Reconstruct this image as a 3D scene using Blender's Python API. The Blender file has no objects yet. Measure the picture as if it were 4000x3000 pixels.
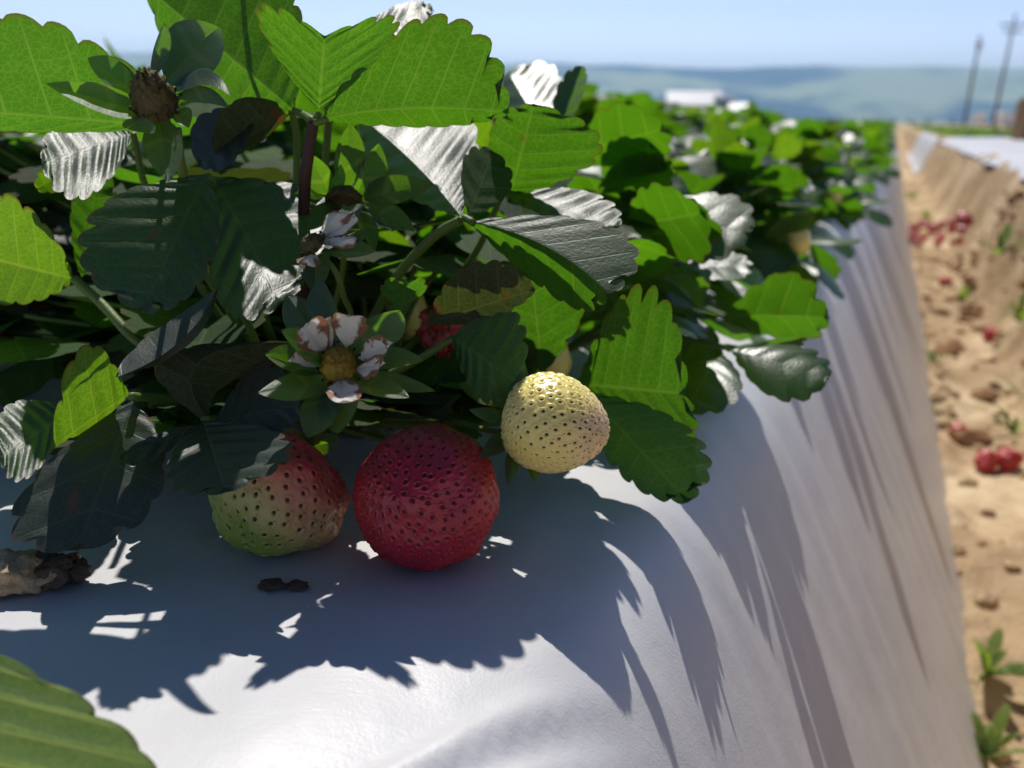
import bpy, math, random
import numpy as np
from mathutils import Vector, Matrix, noise
from mathutils.kdtree import KDTree

R = math.radians
V = Vector
random.seed(7)
sc = bpy.context.scene
COL = sc.collection

# ------------------------------------------------------------------ camera
FPX, CX, CY = 3600.0, 2000.0, 1500.0
PITCH, ROLL, EYE = R(16.2), R(1.0), 0.11
CAM = V((0, 0, EYE))
FWD = V((0, math.cos(PITCH), -math.sin(PITCH)))
UP0 = V((0, math.sin(PITCH), math.cos(PITCH)))
RT0 = V((1, 0, 0))
RT = RT0 * math.cos(ROLL) + UP0 * math.sin(ROLL)
UP = -RT0 * math.sin(ROLL) + UP0 * math.cos(ROLL)

def at(px, py, d):
    """real point seen in direction (px,py) at forward distance d metres"""
    return CAM + FWD * d + RT * ((px - CX) / FPX * d) + UP * ((CY - py) / FPX * d)

def onz(px, py, z):
    r = FWD + RT * ((px - CX) / FPX) + UP * ((CY - py) / FPX)
    return CAM + r * ((z - EYE) / r.z)

YAW = R(21.5)                                     # direction of the beds
ALONG = V((math.sin(YAW), math.cos(YAW), 0))
LAT = V((math.cos(YAW), -math.sin(YAW), 0))

def bed(lat, along, z=0.0):
    return LAT * lat + ALONG * along + V((0, 0, z))

def fbm(p, o=4):
    return noise.fractal(V(p), 1.0, 2.0, o)

# ------------------------------------------------------------------ object helpers
def tag(o, label=None, cat=None, group=None, kind=None):
    if label: o['label'] = label
    if cat: o['category'] = cat
    if group: o['group'] = group
    if kind: o['kind'] = kind
    return o

def empty(name, loc):
    o = bpy.data.objects.new(name, None)
    o.empty_display_size = 0.02
    o.location = loc
    COL.objects.link(o)
    return o

def worldloc(o):
    p = V((0, 0, 0))
    while o is not None:
        p = p + o.location
        o = o.parent
    return p

class MB:
    """mesh collector in world coordinates"""
    def __init__(s):
        s.v = []; s.f = []; s.m = []; s.uv = []; s.uv2 = []; s.at = []
    def add(s, v, f, mi=0, uv=None, uv2=None, at=None):
        b = len(s.v)
        s.v += [tuple(p) for p in v]
        s.f += [tuple(i + b for i in q) for q in f]
        s.m += [mi] * len(f)
        s.uv += uv if uv else [(0.0, 0.0)] * len(v)
        s.uv2 += uv2 if uv2 else [(0.5, 0.5)] * len(v)
        s.at += at if at else [0.0] * len(v)
    def box(s, c, sx, sy, sz, mi=0, rot=0.0):
        ca, sa = math.cos(rot), math.sin(rot)
        v = []
        for z in (-1, 1):
            for x, y in ((-1, -1), (1, -1), (1, 1), (-1, 1)):
                lx, ly = x * sx / 2, y * sy / 2
                v.append((c[0] + lx * ca - ly * sa, c[1] + lx * sa + ly * ca, c[2] + z * sz / 2))
        s.add(v, [(3, 2, 1, 0), (4, 5, 6, 7), (0, 1, 5, 4), (1, 2, 6, 5), (2, 3, 7, 6), (3, 0, 4, 7)], mi)
    def tube(s, pts, rad, n=8, mi=0, cap=True):
        pts = [V(p) for p in pts]
        k = len(pts)
        rads = rad if isinstance(rad, (list, tuple)) else [rad] * k
        v = []; f = []
        a = None
        for i, p in enumerate(pts):
            t = (pts[min(i + 1, k - 1)] - pts[max(i - 1, 0)]).normalized()
            if a is None:
                a = t.orthogonal().normalized()
            a = (a - t * a.dot(t)).normalized()
            b = t.cross(a)
            for j in range(n):
                w = 2 * math.pi * j / n
                v.append(p + (a * math.cos(w) + b * math.sin(w)) * rads[i])
        for i in range(k - 1):
            for j in range(n):
                f.append((i * n + j, i * n + (j + 1) % n, (i + 1) * n + (j + 1) % n, (i + 1) * n + j))
        if cap:
            f.append(tuple(range(n))[::-1]); f.append(tuple((k - 1) * n + j for j in range(n)))
        s.add(v, f, mi)
    def build(s, name, mats, parent=None, smooth=True, loc=None):
        o0 = worldloc(parent) if parent is not None else (V(loc) if loc is not None else V((0, 0, 0)))
        me = bpy.data.meshes.new(name)
        me.from_pydata([(p[0] - o0.x, p[1] - o0.y, p[2] - o0.z) for p in s.v], [], s.f)
        for m in (mats if isinstance(mats, (list, tuple)) else [mats]):
            me.materials.append(m)
        me.polygons.foreach_set('material_index', s.m)
        me.polygons.foreach_set('use_smooth', [smooth] * len(s.f))
        li = np.empty(len(me.loops), dtype=np.int32)
        me.loops.foreach_get('vertex_index', li)
        for nm, data in (('flat', s.uv), ('vein', s.uv2)):
            l = me.uv_layers.new(name=nm)
            l.data.foreach_set('uv', np.array(data, dtype=np.float32)[li].ravel())
        a = me.attributes.new('ripe', 'FLOAT', 'POINT')
        a.data.foreach_set('value', np.array(s.at, dtype=np.float32))
        o = bpy.data.objects.new(name, me)
        COL.objects.link(o)
        if parent is not None:
            o.parent = parent
        elif loc is not None:
            o.location = loc
        return o

def curve(pts, n=10):
    """Catmull-Rom through points"""
    p = [V(q) for q in pts]
    if len(p) == 2:
        return [p[0].lerp(p[1], i / n) for i in range(n + 1)]
    e = [p[0] * 2 - p[1]] + p + [p[-1] * 2 - p[-2]]
    out = []
    for i in range(1, len(e) - 2):
        a, b, c, d = e[i - 1], e[i], e[i + 1], e[i + 2]
        for k in range(n):
            t = k / n
            out.append(0.5 * (2 * b + (c - a) * t + (2 * a - 5 * b + 4 * c - d) * t * t + (3 * b - a - 3 * c + d) * t ** 3))
    out.append(p[-1])
    return out

# ------------------------------------------------------------------ node helpers
class NT:
    def __init__(s, name):
        s.mat = bpy.data.materials.new(name)
        s.mat.use_nodes = True
        s.t = s.mat.node_tree
        s.t.nodes.clear()
        s.out = s.n('ShaderNodeOutputMaterial')
    def n(s, typ, **kw):
        nd = s.t.nodes.new(typ)
        for k, v in kw.items():
            setattr(nd, k, v)
        return nd
    def l(s, a, b):
        s.t.links.new(a, b)
    def put(s, sock, v):
        if hasattr(v, 'is_output') or isinstance(v, bpy.types.NodeSocket):
            s.l(v, sock)
        else:
            if isinstance(v, (tuple, list)) and len(v) == 3 and sock.type == 'RGBA':
                v = (*v, 1.0)
            sock.default_value = v
    def math(s, op, a, b=0.0, c=0.0, clamp=False):
        nd = s.n('ShaderNodeMath', operation=op, use_clamp=clamp)
        s.put(nd.inputs[0], a); s.put(nd.inputs[1], b); s.put(nd.inputs[2], c)
        return nd.outputs[0]
    def mix(s, fac, a, b, mode='MIX'):
        nd = s.n('ShaderNodeMix', data_type='RGBA', blend_type=mode)
        s.put(nd.inputs[0], fac); s.put(nd.inputs[6], a); s.put(nd.inputs[7], b)
        return nd.outputs[2]
    def step(s, x, a, b, lo=0.0, hi=1.0):
        nd = s.n('ShaderNodeMapRange', interpolation_type='SMOOTHSTEP')
        s.put(nd.inputs[0], x); s.put(nd.inputs[1], a); s.put(nd.inputs[2], b)
        s.put(nd.inputs[3], lo); s.put(nd.inputs[4], hi)
        return nd.outputs[0]
    def noise(s, vec, scale, detail=3.0, rough=0.55):
        nd = s.n('ShaderNodeTexNoise')
        s.put(nd.inputs['Scale'], scale); s.put(nd.inputs['Detail'], detail); s.put(nd.inputs['Roughness'], rough)
        if vec is not None: s.l(vec, nd.inputs['Vector'])
        return nd.outputs['Fac']
    def bump(s, h, strength, dist, normal=None):
        nd = s.n('ShaderNodeBump')
        s.put(nd.inputs['Height'], h); nd.inputs['Strength'].default_value = strength; nd.inputs['Distance'].default_value = dist
        if normal is not None: s.l(normal, nd.inputs['Normal'])
        return nd.outputs[0]
    def uv(s, name):
        return s.n('ShaderNodeUVMap', uv_map=name).outputs[0]
    def sep(s, v):
        nd = s.n('ShaderNodeSeparateXYZ'); s.l(v, nd.inputs[0]); return nd.outputs
    def obj(s):
        return s.n('ShaderNodeTexCoord').outputs['Object']
    def pos(s):
        return s.n('ShaderNodeNewGeometry').outputs['Position']
    def pbsdf(s, **kw):
        nd = s.n('ShaderNodeBsdfPrincipled')
        for k, v in kw.items():
            s.put(nd.inputs[k.replace('_', ' ')], v)
        return nd
    def surf(s, sh):
        s.l(sh, s.out.inputs['Surface'])
        return s.mat

def leaf_mat(name, top, under, trans, tf=0.45, rough=0.36, brown=0.5, vein=0.55, edge=0.6, retic=1.0, spots=0.66):
    t = NT(name)
    geo = t.n('ShaderNodeNewGeometry')
    back = geo.outputs['Backfacing']
    rnd = t.n('ShaderNodeObjectInfo').outputs['Random']
    fl = t.uv('flat')
    sv = t.sep(t.uv('vein'))
    fr = t.math('FRACT', sv[0])
    dv = t.math('ABSOLUTE', t.math('SUBTRACT', fr, 0.5))
    v1 = t.math('MULTIPLY', t.step(dv, 0.012, 0.05, 1.0, 0.0), t.step(sv[1], 0.75, 1.0, 1.0, 0.25))
    mid = t.step(sv[1], 0.012, 0.04, 1.0, 0.0)
    vor = t.n('ShaderNodeTexVoronoi', feature='DISTANCE_TO_EDGE')
    vor.inputs['Scale'].default_value = 560.0; vor.inputs['Randomness'].default_value = 0.9
    wn = t.n('ShaderNodeTexNoise'); wn.inputs['Scale'].default_value = 260.0
    t.l(fl, wn.inputs['Vector'])
    va = t.n('ShaderNodeVectorMath', operation='SCALE'); t.l(wn.outputs['Color'], va.inputs[0]); va.inputs['Scale'].default_value = 0.0026
    vb = t.n('ShaderNodeVectorMath', operation='ADD'); t.l(fl, vb.inputs[0]); t.l(va.outputs[0], vb.inputs[1])
    t.l(vb.outputs[0], vor.inputs['Vector'])
    ret = t.math('MULTIPLY', t.step(vor.outputs[0], 0.0, 0.13, 1.0, 0.0), 0.6 * retic)
    veins = t.math('MAXIMUM', t.math('MAXIMUM', v1, mid), ret, clamp=True)
    big = t.noise(fl, 55.0, 3.0)
    fine = t.noise(fl, 900.0, 2.0)
    # colour variation, browned margin and brown spots
    hsv_v = t.math('ADD', t.math('MULTIPLY', rnd, 0.34), t.math('MULTIPLY', big, 0.5))
    hsv_v = t.math('ADD', hsv_v, 0.58)
    em = t.math('MULTIPLY', t.step(t.math('ADD', sv[1], t.math('MULTIPLY', big, 0.10)), 0.985, 1.055), edge)
    sp = t.math('MULTIPLY', t.step(t.noise(fl, 70.0, 4.0), spots, spots + 0.06), brown)
    dead = t.math('MAXIMUM', em, sp, clamp=True)
    ct = t.mix(t.math('MULTIPLY', veins, vein * 0.6), top, tuple(min(1, c * 2.1 + 0.015) for c in top))
    cu = t.mix(t.math('MULTIPLY', veins, vein), under, tuple(min(1, c * 1.7 + 0.03) for c in under))
    cb = t.mix(back, ct, cu)
    cb = t.mix(1.0, cb, hsv_v, 'MULTIPLY')
    cb = t.mix(dead, cb, (0.13, 0.06, 0.025))
    ctr = t.mix(t.math('MULTIPLY', veins, vein), trans, (min(1, trans[0] * 2.4 + .03), min(1, trans[1] * 1.45 + .02), trans[2] * 2 + 0.02))
    ctr = t.mix(1.0, ctr, hsv_v, 'MULTIPLY')
    ctr = t.mix(dead, ctr, (0.16, 0.06, 0.012))
    cell = t.step(vor.outputs[0], 0.0, 0.3)
    h = t.math('ADD', t.math('MULTIPLY', cell, 0.6), t.math('MULTIPLY', fine, 0.12))
    h = t.math('SUBTRACT', h, t.math('MULTIPLY', t.math('MAXIMUM', v1, mid), 1.0))
    nrm = t.bump(h, 0.24, 0.0002)
    ro = t.math('ADD', t.math('MULTIPLY', back, 0.25), t.math('ADD', rough - 0.02, t.math('MULTIPLY', big, 0.14)))
    b = t.pbsdf(Base_Color=cb, Roughness=ro, Normal=nrm)
    t.put(b.inputs['Specular IOR Level'], t.math('SUBTRACT', 1.0, t.math('MULTIPLY', back, 0.8)))
    tr = t.n('ShaderNodeBsdfTranslucent')
    t.l(ctr, tr.inputs['Color']); t.l(nrm, tr.inputs['Normal'])
    m = t.n('ShaderNodeMixShader'); m.inputs[0].default_value = tf
    t.l(b.outputs[0], m.inputs[1]); t.l(tr.outputs[0], m.inputs[2])
    return t.surf(m.outputs[0])

def plain(name, col, rough=0.6, nscale=0.0, namp=0.3, spec=0.4, bump=0.0, bscale=None, metal=0.0):
    t = NT(name)
    c = (*col, 1)
    nrm = None
    if nscale:
        f = t.noise(t.obj(), nscale, 4.0)
        c = t.mix(f, tuple(x * (1 - namp) for x in col), tuple(min(1, x * (1 + namp)) for x in col))
        if bump:
            nrm = t.bump(t.noise(t.obj(), bscale or nscale * 3, 5.0), 0.9, bump)
    b = t.pbsdf(Base_Color=c, Roughness=rough, Metallic=metal)
    b.inputs['Specular IOR Level'].default_value = spec
    if nrm is not None: t.l(nrm, b.inputs['Normal'])
    return t.surf(b.outputs[0])

M = {}
M['leaf'] = leaf_mat('leaf_green', (0.013, 0.027, 0.019), (0.035, 0.070, 0.022), (0.094, 0.305, 0.004), 0.45, 0.42)
M['leaf_old'] = leaf_mat('leaf_old', (0.022, 0.034, 0.026), (0.045, 0.055, 0.03), (0.05, 0.085, 0.006), 0.35, 0.44, 0.7, spots=0.60)
M['leaf_yellow'] = leaf_mat('leaf_yellowish', (0.04, 0.075, 0.02), (0.07, 0.11, 0.03), (0.16, 0.37, 0.004), 0.45, 0.4, 0.8, edge=0.9)
M['leaf_far'] = leaf_mat('leaf_row', (0.022, 0.050, 0.018), (0.045, 0.085, 0.025), (0.105, 0.32, 0.004), 0.45, 0.31, 0.3, retic=0.4)
M['leaf_near'] = leaf_mat('leaf_pale', (0.15, 0.25, 0.07), (0.12, 0.17, 0.06), (0.36, 0.58, 0.06), 0.4, 0.42, 0.2, vein=0.9, retic=0.5)
M['sepal'] = leaf_mat('sepal_green', (0.034, 0.062, 0.040), (0.07, 0.11, 0.05), (0.19, 0.46, 0.006), 0.42, 0.5, 0.35, vein=0.4, edge=0.5, retic=0.4)

def stem_mat(name, a, b, sss=0.0):
    t = NT(name)
    f = t.noise(t.obj(), 60.0, 3.0)
    c = t.mix(f, a, b)
    p = t.pbsdf(Base_Color=c, Roughness=0.5, Normal=t.bump(t.noise(t.obj(), 1500.0, 2.0), 0.5, 0.0003))
    tr = t.n('ShaderNodeBsdfTranslucent'); t.l(c, tr.inputs[0])
    m = t.n('ShaderNodeMixShader'); m.inputs[0].default_value = 0.3
    t.l(p.outputs[0], m.inputs[1]); t.l(tr.outputs[0], m.inputs[2])
    return t.surf(m.outputs[0])
M['stem'] = stem_mat('stem_green', (0.10, 0.16, 0.03), (0.16, 0.25, 0.05))
M['stem_red'] = stem_mat('stem_reddish', (0.045, 0.018, 0.016), (0.075, 0.035, 0.022))

def petal_mat():
    t = NT('petal_withered')
    fl = t.uv('flat'); sv = t.sep(t.uv('vein'))
    n = t.noise(fl, 240.0, 4.0)
    f = t.step(t.math('ADD', t.math('MULTIPLY', sv[1], 0.36), n), 0.66, 0.80)
    c = t.mix(f, (0.74, 0.71, 0.63), (0.25, 0.12, 0.06))
    p = t.pbsdf(Base_Color=c, Roughness=0.6, Normal=t.bump(t.noise(fl, 500.0, 3.0), 0.8, 0.0004))
    tr = t.n('ShaderNodeBsdfTranslucent'); t.l(c, tr.inputs[0])
    m = t.n('ShaderNodeMixShader'); m.inputs[0].default_value = 0.3
    t.l(p.outputs[0], m.inputs[1]); t.l(tr.outputs[0], m.inputs[2])
    return t.surf(m.outputs[0])
M['petal'] = petal_mat()
M['core'] = plain('flower_core_yellow', (0.30, 0.20, 0.02), 0.6, 400.0, 0.6, bump=0.0006, bscale=900)
M['core_dark'] = plain('flower_core_brown', (0.085, 0.07, 0.02), 0.7, 400.0, 0.7, bump=0.0006, bscale=900)
M['anther'] = plain('anther_dark', (0.03, 0.02, 0.012), 0.6)
M['white_petal'] = plain('petal_white', (0.8, 0.8, 0.76), 0.6)

# ------------------------------------------------------------------ leaflet geometry
def leaflet_geo(base, tip, e1, e2, face=None, N=8, sub=6, cols=8, mid=None, fold=0.0, quilt=0.0009, tooth=0.095, curl=0.0, wig=0.0,
                p0=0.42, eye=CAM, seed=0, lean=0.18, tipsharp=1.0, point=0.0):
    base, tip, e1, e2 = V(base), V(tip), V(e1), V(e2)
    L = tip - base
    ctr = base.lerp(tip, 0.5)
    ctrl = V(mid) * 2 - base * 0.5 - tip * 0.5 if mid is not None else ctr
    def Mr(t):
        return base * (1 - t) ** 2 + ctrl * (2 * t * (1 - t)) + tip * t * t
    c0 = Mr(0.55)
    E1, E2 = e1 - c0, e2 - c0
    n = (E2 - E1).cross(L)
    if n.length < 1e-12: n = V((0, 0, 1))
    n.normalize()
    if face is not None and (n.dot(eye - ctr) > 0) != (face == 'top'):
        n = -n
        E1, E2 = E2, E1
    ln = L.length
    rng = random.Random(seed)
    ph = rng.random() * 10
    rows = max(1, N) * sub
    vs, uv, uv2 = [], [], []
    wm = max(math.sin(math.pi * s / 100) * ((1 - math.cos(math.pi * s / 100)) / 2) ** p0 * ((1 + math.cos(math.pi * s / 100)) / 2) ** point for s in range(101))
    idx = []
    for side, E in ((0, E1), (1, E2)):
        el = E.length
        sid = []
        for i in range(rows + 1):
            s = i / rows
            to = (1 - math.cos(math.pi * s)) / 2
            w = math.sin(math.pi * s) * to ** p0 * (1 - to) ** point / wm if s < 1 else 0.0
            w = max(w, 0.0) ** tipsharp
            tm = to * (0.5 + 0.5 * to * to)
            O = Mr(to) + E * w
            if tooth and N > 1:
                x = s * N - lean * (1 - s)
                th = abs(math.sin(math.pi * s * N)) ** 0.62
                am = tooth * (0.35 + 0.65 * min(1, s * 2.2)) * (1 + 0.3 * math.sin(s * N * 1.7 + ph) + 0.25 * math.sin(s * N * 4.3 + ph * 2))
                cc = Mr(0.45)
                out = (O - cc)
                O = O - out * am * (1 - th) + (L / ln) * (am * ln * 0.12 * th * math.sin(math.pi * s))
            Mm = Mr(tm)
            row = []
            for j in range(cols + 1):
                v = j / cols
                P = Mm.lerp(O, v)
                env = math.sin(math.pi * min(1, v * 0.92 + 0.04)) ** 0.7
                q = .5 * quilt * (-math.cos(2 * math.pi * s * N)) * -1.0 * env * min(1, 4 * s) if N > 1 else 0.0
                if quilt:              # uneven pleats and puckers between the veins
                    q = q * (.62 + .9 * noise.noise(P * 85 + V((ph, 0, 0)))) + quilt * .30 * env * noise.noise(P * 230 + V((0, ph, 0)))
                z = q + fold * ln * v * v * w + curl * ln * (to - 0.4) ** 2 * v ** 0
                if wig:
                    z += wig * ln * noise.noise(V((P.x * 60 + ph, P.y * 60, P.z * 60))) * v
                P = P + n * z
                row.append(len(vs))
                vs.append(P)
                sg = -1 if side == 0 else 1
                uv.append((sg * v * max(w, 0.02) * el + ph, (tm * (1 - v) + to * v) * ln))
                uv2.append((s * max(N, 1), v))
            sid.append(row)
        idx.append(sid)
    f = []
    for side in (0, 1):
        g = idx[side]
        for i in range(rows):
            for j in range(cols):
                a, b, c, d = g[i][j], g[i][j + 1], g[i + 1][j + 1], g[i + 1][j]
                f.append((a, d, c, b) if side == 0 else (a, b, c, d))
    return vs, f, uv, uv2

def check_wind(vs, f, n):
    return f

SUN = V((-.07, .50, .864)).normalized()
def tilted(p0, px, py):
    """point in direction (px,py) on the plane through p0 that leans halfway between sun and viewer"""
    n = ((CAM - p0).normalized() + SUN).normalized()
    r = FWD + RT * ((px - CX) / FPX) + UP * ((CY - py) / FPX)
    return CAM + r * ((p0 - CAM).dot(n) / r.dot(n))

def leaflet(name, parent, mat, base, tip, e1, e2, face, label=None, px=True, lean_to='', **kw):
    if lean_to and px:
        p0 = at(*base)
        q = [p0] + [tilted(p0, a[0], a[1]) if c in lean_to else at(*a) for c, a in (('t', tip), ('1', e1), ('2', e2))]
        base, tip, e1, e2 = q
        if kw.get('mid') is not None: kw['mid'] = tilted(p0, kw['mid'][0], kw['mid'][1]) if 't' in lean_to else at(*kw['mid'])
    elif px:
        if kw.get('mid') is not None: kw['mid'] = at(*kw['mid'])
        base, tip, e1, e2 = at(*base), at(*tip), at(*e1), at(*e2)
    base, tip, e1, e2 = V(base), V(tip), V(e1), V(e2)
    mb = MB()
    kw.setdefault('seed', hash((round(base.x, 4), round(tip.y, 4))) % 1000)
    v, f, uv, uv2 = leaflet_geo(base, tip, e1, e2, face, **kw)
    mb.add(v, f, 0, uv, uv2)
    o = mb.build(name, mat, parent)
    if label: o['label'] = label
    return o

def petiole(parent, pts, r0, r1, mat=None, name='leaf', px=True):
    if px: pts = [at(*p) for p in pts]
    c = curve(pts, 8)
    mb = MB()
    k = len(c)
    mb.tube(c, [r0 + (r1 - r0) * i / (k - 1) for i in range(k)], 10)
    rg = random.Random(k + int(abs(c[0].x) * 1e5))
    for i in range(k - 1):                        # soft hairs on the stalk
        ax = (c[i + 1] - c[i])
        for _ in range(max(1, int(ax.length / .00022))):
            p = c[i] + ax * rg.random()
            u = ax.orthogonal().normalized(); w = ax.normalized().cross(u); th = rg.uniform(0, 6.283)
            o_ = u * math.cos(th) + w * math.sin(th)
            q = p + o_ * (max(r0, r1) + rg.uniform(.0006, .0014)) + ax.normalized() * rg.uniform(-.0004, .0006)
            sd = ax.normalized() * .00005
            mb.add([p - sd, p + sd, q], [(0, 1, 2)])
    return mb.build(name, mat or M['stem'], parent)

# ================================================================== FRONT PLANT
crown = bed(-0.165, 0.275)
plant = empty('strawberry_plant', crown)
tag(plant, 'large front strawberry plant in focus with backlit leaves, withered flowers and berries at its foot', 'strawberry plant', 'strawberry plants in the bed')
root = tuple(crown)
ROOT = (1180, 1640, 0.31)          # pixel/depth of the crown, behind the berries

LF, OLD, YEL, SEP = M['leaf'], M['leaf_old'], M['leaf_yellow'], M['sepal']

# top trifoliate on the dark red stalk
t1 = petiole(plant, [(1225, 470, .243), (1205, 600, .246), (1190, 740, .25), (1180, 1100, .27), ROOT], .0015, .0017, M['stem_red'])
leaflet('leaflet', t1, LF, (1150, 432, .256), (560, -60, .268), (1130, -190, .254), (850, 410, .282), 'under', N=10, quilt=.0007)
leaflet('leaflet', t1, LF, (1245, 440, .243), (1268, 140, .230), (1000, 70, .222), (1560, 120, .226), 'under', N=9, fold=-.10, quilt=.0006)
leaflet('leaflet', t1, LF, (1250, 470, .242), (1990, 440, .252), (1640, 50, .229), (1560, 500, .258), 'under', N=11, mid=(1600, 425, .246), quilt=.0006)
mb = MB()
for q in ([(1225, 475, .243), (1190, 450, .249), (1150, 432, .256)], [(1225, 475, .243), (1240, 455, .243), (1245, 440, .243)], [(1225, 475, .243), (1240, 478, .2425), (1280, 465, .242)]):
    mb.tube(curve([at(*p) for p in q], 4), [.0013, .0012, .0011, .0011, .001, .001, .001, .0009, .0009][:9], 8)
mb.build('leaf_joint', M['stem'], t1)

# left backlit leaf
t2 = petiole(plant, [(690, 500, .229), (720, 700, .236), (850, 1100, .27), ROOT], .0012, .0015)
leaflet('leaflet', t2, LF, (690, 500, .229), (-420, 420, .222), (190, 60, .208), (70, 520, .231), 'under', N=11, mid=(150, 455, .226), quilt=.0006)

c_ = onz(730, 2480, 0) + SUN * .192  # unseen leaflet added above the view to cast shadow on the plastic
leaflet('leaflet', t2, LF, tuple(c_ + V((.003, .022, .008))), tuple(c_ + V((-.001, -.020, -.004))), tuple(c_ + V((-.013, -.002, .001))), tuple(c_ + V((.012, -.002, .001))), None, px=False, N=11, quilt=.0007)
mb = MB(); mb.tube(curve([at(1080, 440, .285), at(960, 160, .285), c_ + V((.006, .032, -.012)), c_ + V((.003, .022, .008))], 6), .0009, 8); mb.build('leaf_joint', M['stem'], t2)  # stalk for the added leaflet

# dull folded leaf under the top trifoliate
t3 = petiole(plant, [(1140, 430, .263), (1160, 600, .27), (1150, 1100, .285), ROOT], .0009, .0014)
leaflet('leaflet', t3, OLD, (1145, 432, .262), (840, 620, .262), (930, 380, .255), (1010, 560, .268), 'under', N=5, quilt=.0004, tooth=.05)
leaflet('leaflet', t3, OLD, (1000, 440, .262), (770, 640, .262), (800, 430, .27), (930, 620, .255), 'top', N=6, quilt=.0005)

# hanging dark leaf with the glaring leaflet beside it
t4 = petiole(plant, [(812, 690, .246), (870, 800, .262), (980, 1100, .28), ROOT], .0011, .0015)
leaflet('leaflet', t4, LF, (806, 680, .236), (555, 1222, .222), (345, 815, .2275), (850, 970, .226), 'top', N=10, quilt=.0006, mid=(705, 900, .228), fold=-.02)
leaflet('leaflet', t4, LF, (822, 690, .256), (1090, 1195, .212), (812, 1090, .219), (1300, 770, .246), 'top', N=10, quilt=.0012, mid=(965, 930, .233), lean_to='t12')

# right trifoliate: glare leaf, folded leaf with a long point, upright ruffled leaf
t5 = petiole(plant, [(1795, 862, .262), (1700, 920, .266), (1550, 1080, .275), (1420, 1300, .295), ROOT], .0014, .0016)
leaflet('leaflet', t5, LF, (1800, 845, .262), (1380, 435, .272), (1850, 440, .302), (1500, 720, .300), 'top', N=10, quilt=.0013, mid=(1600, 620, .262), lean_to='t1')
leaflet('leaflet', t5, LF, (1825, 862, .260), (2385, 1155, .240), (2370, 870, .252), (2110, 1130, .272), 'top', N=9, quilt=.0006, mid=(2130, 960, .25))
leaflet('leaflet', t5, LF, (1830, 850, .262), (1930, 590, .275), (1800, 640, .27), (1990, 760, .27), 'under', N=6, quilt=.0006)
mb = MB()
mb.tube(curve([at(1795, 862, .262), at(1810, 850, .262), at(1850, 870, .259)], 4), .0011, 8)
mb.build('leaf_joint', M['stem'], t5)

t6 = petiole(plant, [(1960, 760, .292), (1850, 1000, .30), (1600, 1350, .31), ROOT], .0010, .0015)
leaflet('leaflet', t6, LF, (1990, 770, .296), (2085, 405, .270), (1900, 570, .277), (2340, 640, .276), 'under', N=9, quilt=.0008, fold=.03)
leaflet('leaflet', t6, LF, (1945, 745, .294), (2420, 890, .27), (2260, 735, .312), (2090, 830, .258), 'top', N=10, quilt=.0009, lean_to='t12')

# right side low leaf: bright leaflet, big dark leaflet with lit margin, drooping leaflet
t7 = petiole(plant, [(2230, 1500, .292), (2100, 1600, .295), (1800, 1660, .30), ROOT], .0012, .0016)
leaflet('leaflet', t7, LF, (2120, 1460, .306), (2065, 985, .282), (1930, 1230, .292), (2300, 1180, .292), 'under', N=9, quilt=.0006)
leaflet('leaflet', t7, LF, (2255, 1500, .290), (2690, 1540, .276), (2470, 1100, .268), (2600, 1740, .284), 'under', N=10, quilt=.0007, tooth=.13)
leaflet('leaflet', t7, LF, (2290, 1530, .288), (2690, 1965, .268), (2680, 1650, .276), (2360, 1790, .272), 'top', N=10, quilt=.0006, tooth=.12)

# dark middle leaves
t8 = petiole(plant, [(1770, 1320, .256), (1640, 1400, .26), (1450, 1500, .275), ROOT], .0010, .0014)
leaflet('leaflet', t8, LF, (1765, 1315, .256), (2040, 1510, .236), (1990, 1200, .25), (1860, 1550, .244), 'top', N=10, quilt=.0007, fold=.05)
leaflet('leaflet', t8, OLD, (1665, 1265, .262), (2095, 1130, .240), (1800, 1040, .242), (1870, 1260, .254), 'under', N=9, quilt=.0005, tooth=.1)
leaflet('leaflet', t8, LF, (1560, 1240, .258), (1590, 1095, .25), (1480, 1130, .25), (1670, 1130, .25), 'under', N=3, quilt=.0004, tooth=.3)
leaflet('leaflet', t8, YEL, (1790, 1500, .262), (2010, 1560, .255), (1920, 1460, .258), (1880, 1580, .256), 'under', N=5, quilt=.0004)

# left bright leaf with thick pale stalk
t9 = petiole(plant, [(290, 1090, .276), (400, 1190, .272), (540, 1335, .268), (800, 1520, .28), ROOT], .0014, .0016)
leaflet('leaflet', t9, YEL, (292, 1092, .276), (-280, 950, .266), (70, 760, .250), (40, 1200, .277), 'under', N=10, quilt=.0009)
leaflet('leaflet', t9, LF, (318, 1085, .280), (390, 630, .280), (270, 840, .276), (450, 900, .284), 'under', N=9, quilt=.0006)

# twisted leaf, low left leaves
t10 = petiole(plant, [(850, 1130, .238), (960, 1250, .262), (1050, 1450, .28), ROOT], .0009, .0014)
leaflet('leaflet', t10, OLD, (850, 1125, .238), (450, 1475, .222), (690, 1230, .238), (740, 1345, .230), 'top', N=5, quilt=.0004, tooth=.05, mid=(700, 1335, .228))
leaflet('leaflet', t10, OLD, (840, 1670, .238), (1130, 1338, .245), (610, 1400, .236), (900, 1500, .245), 'under', N=9, quilt=.0006, tooth=.06, mid=(770, 1420, .236))

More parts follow.
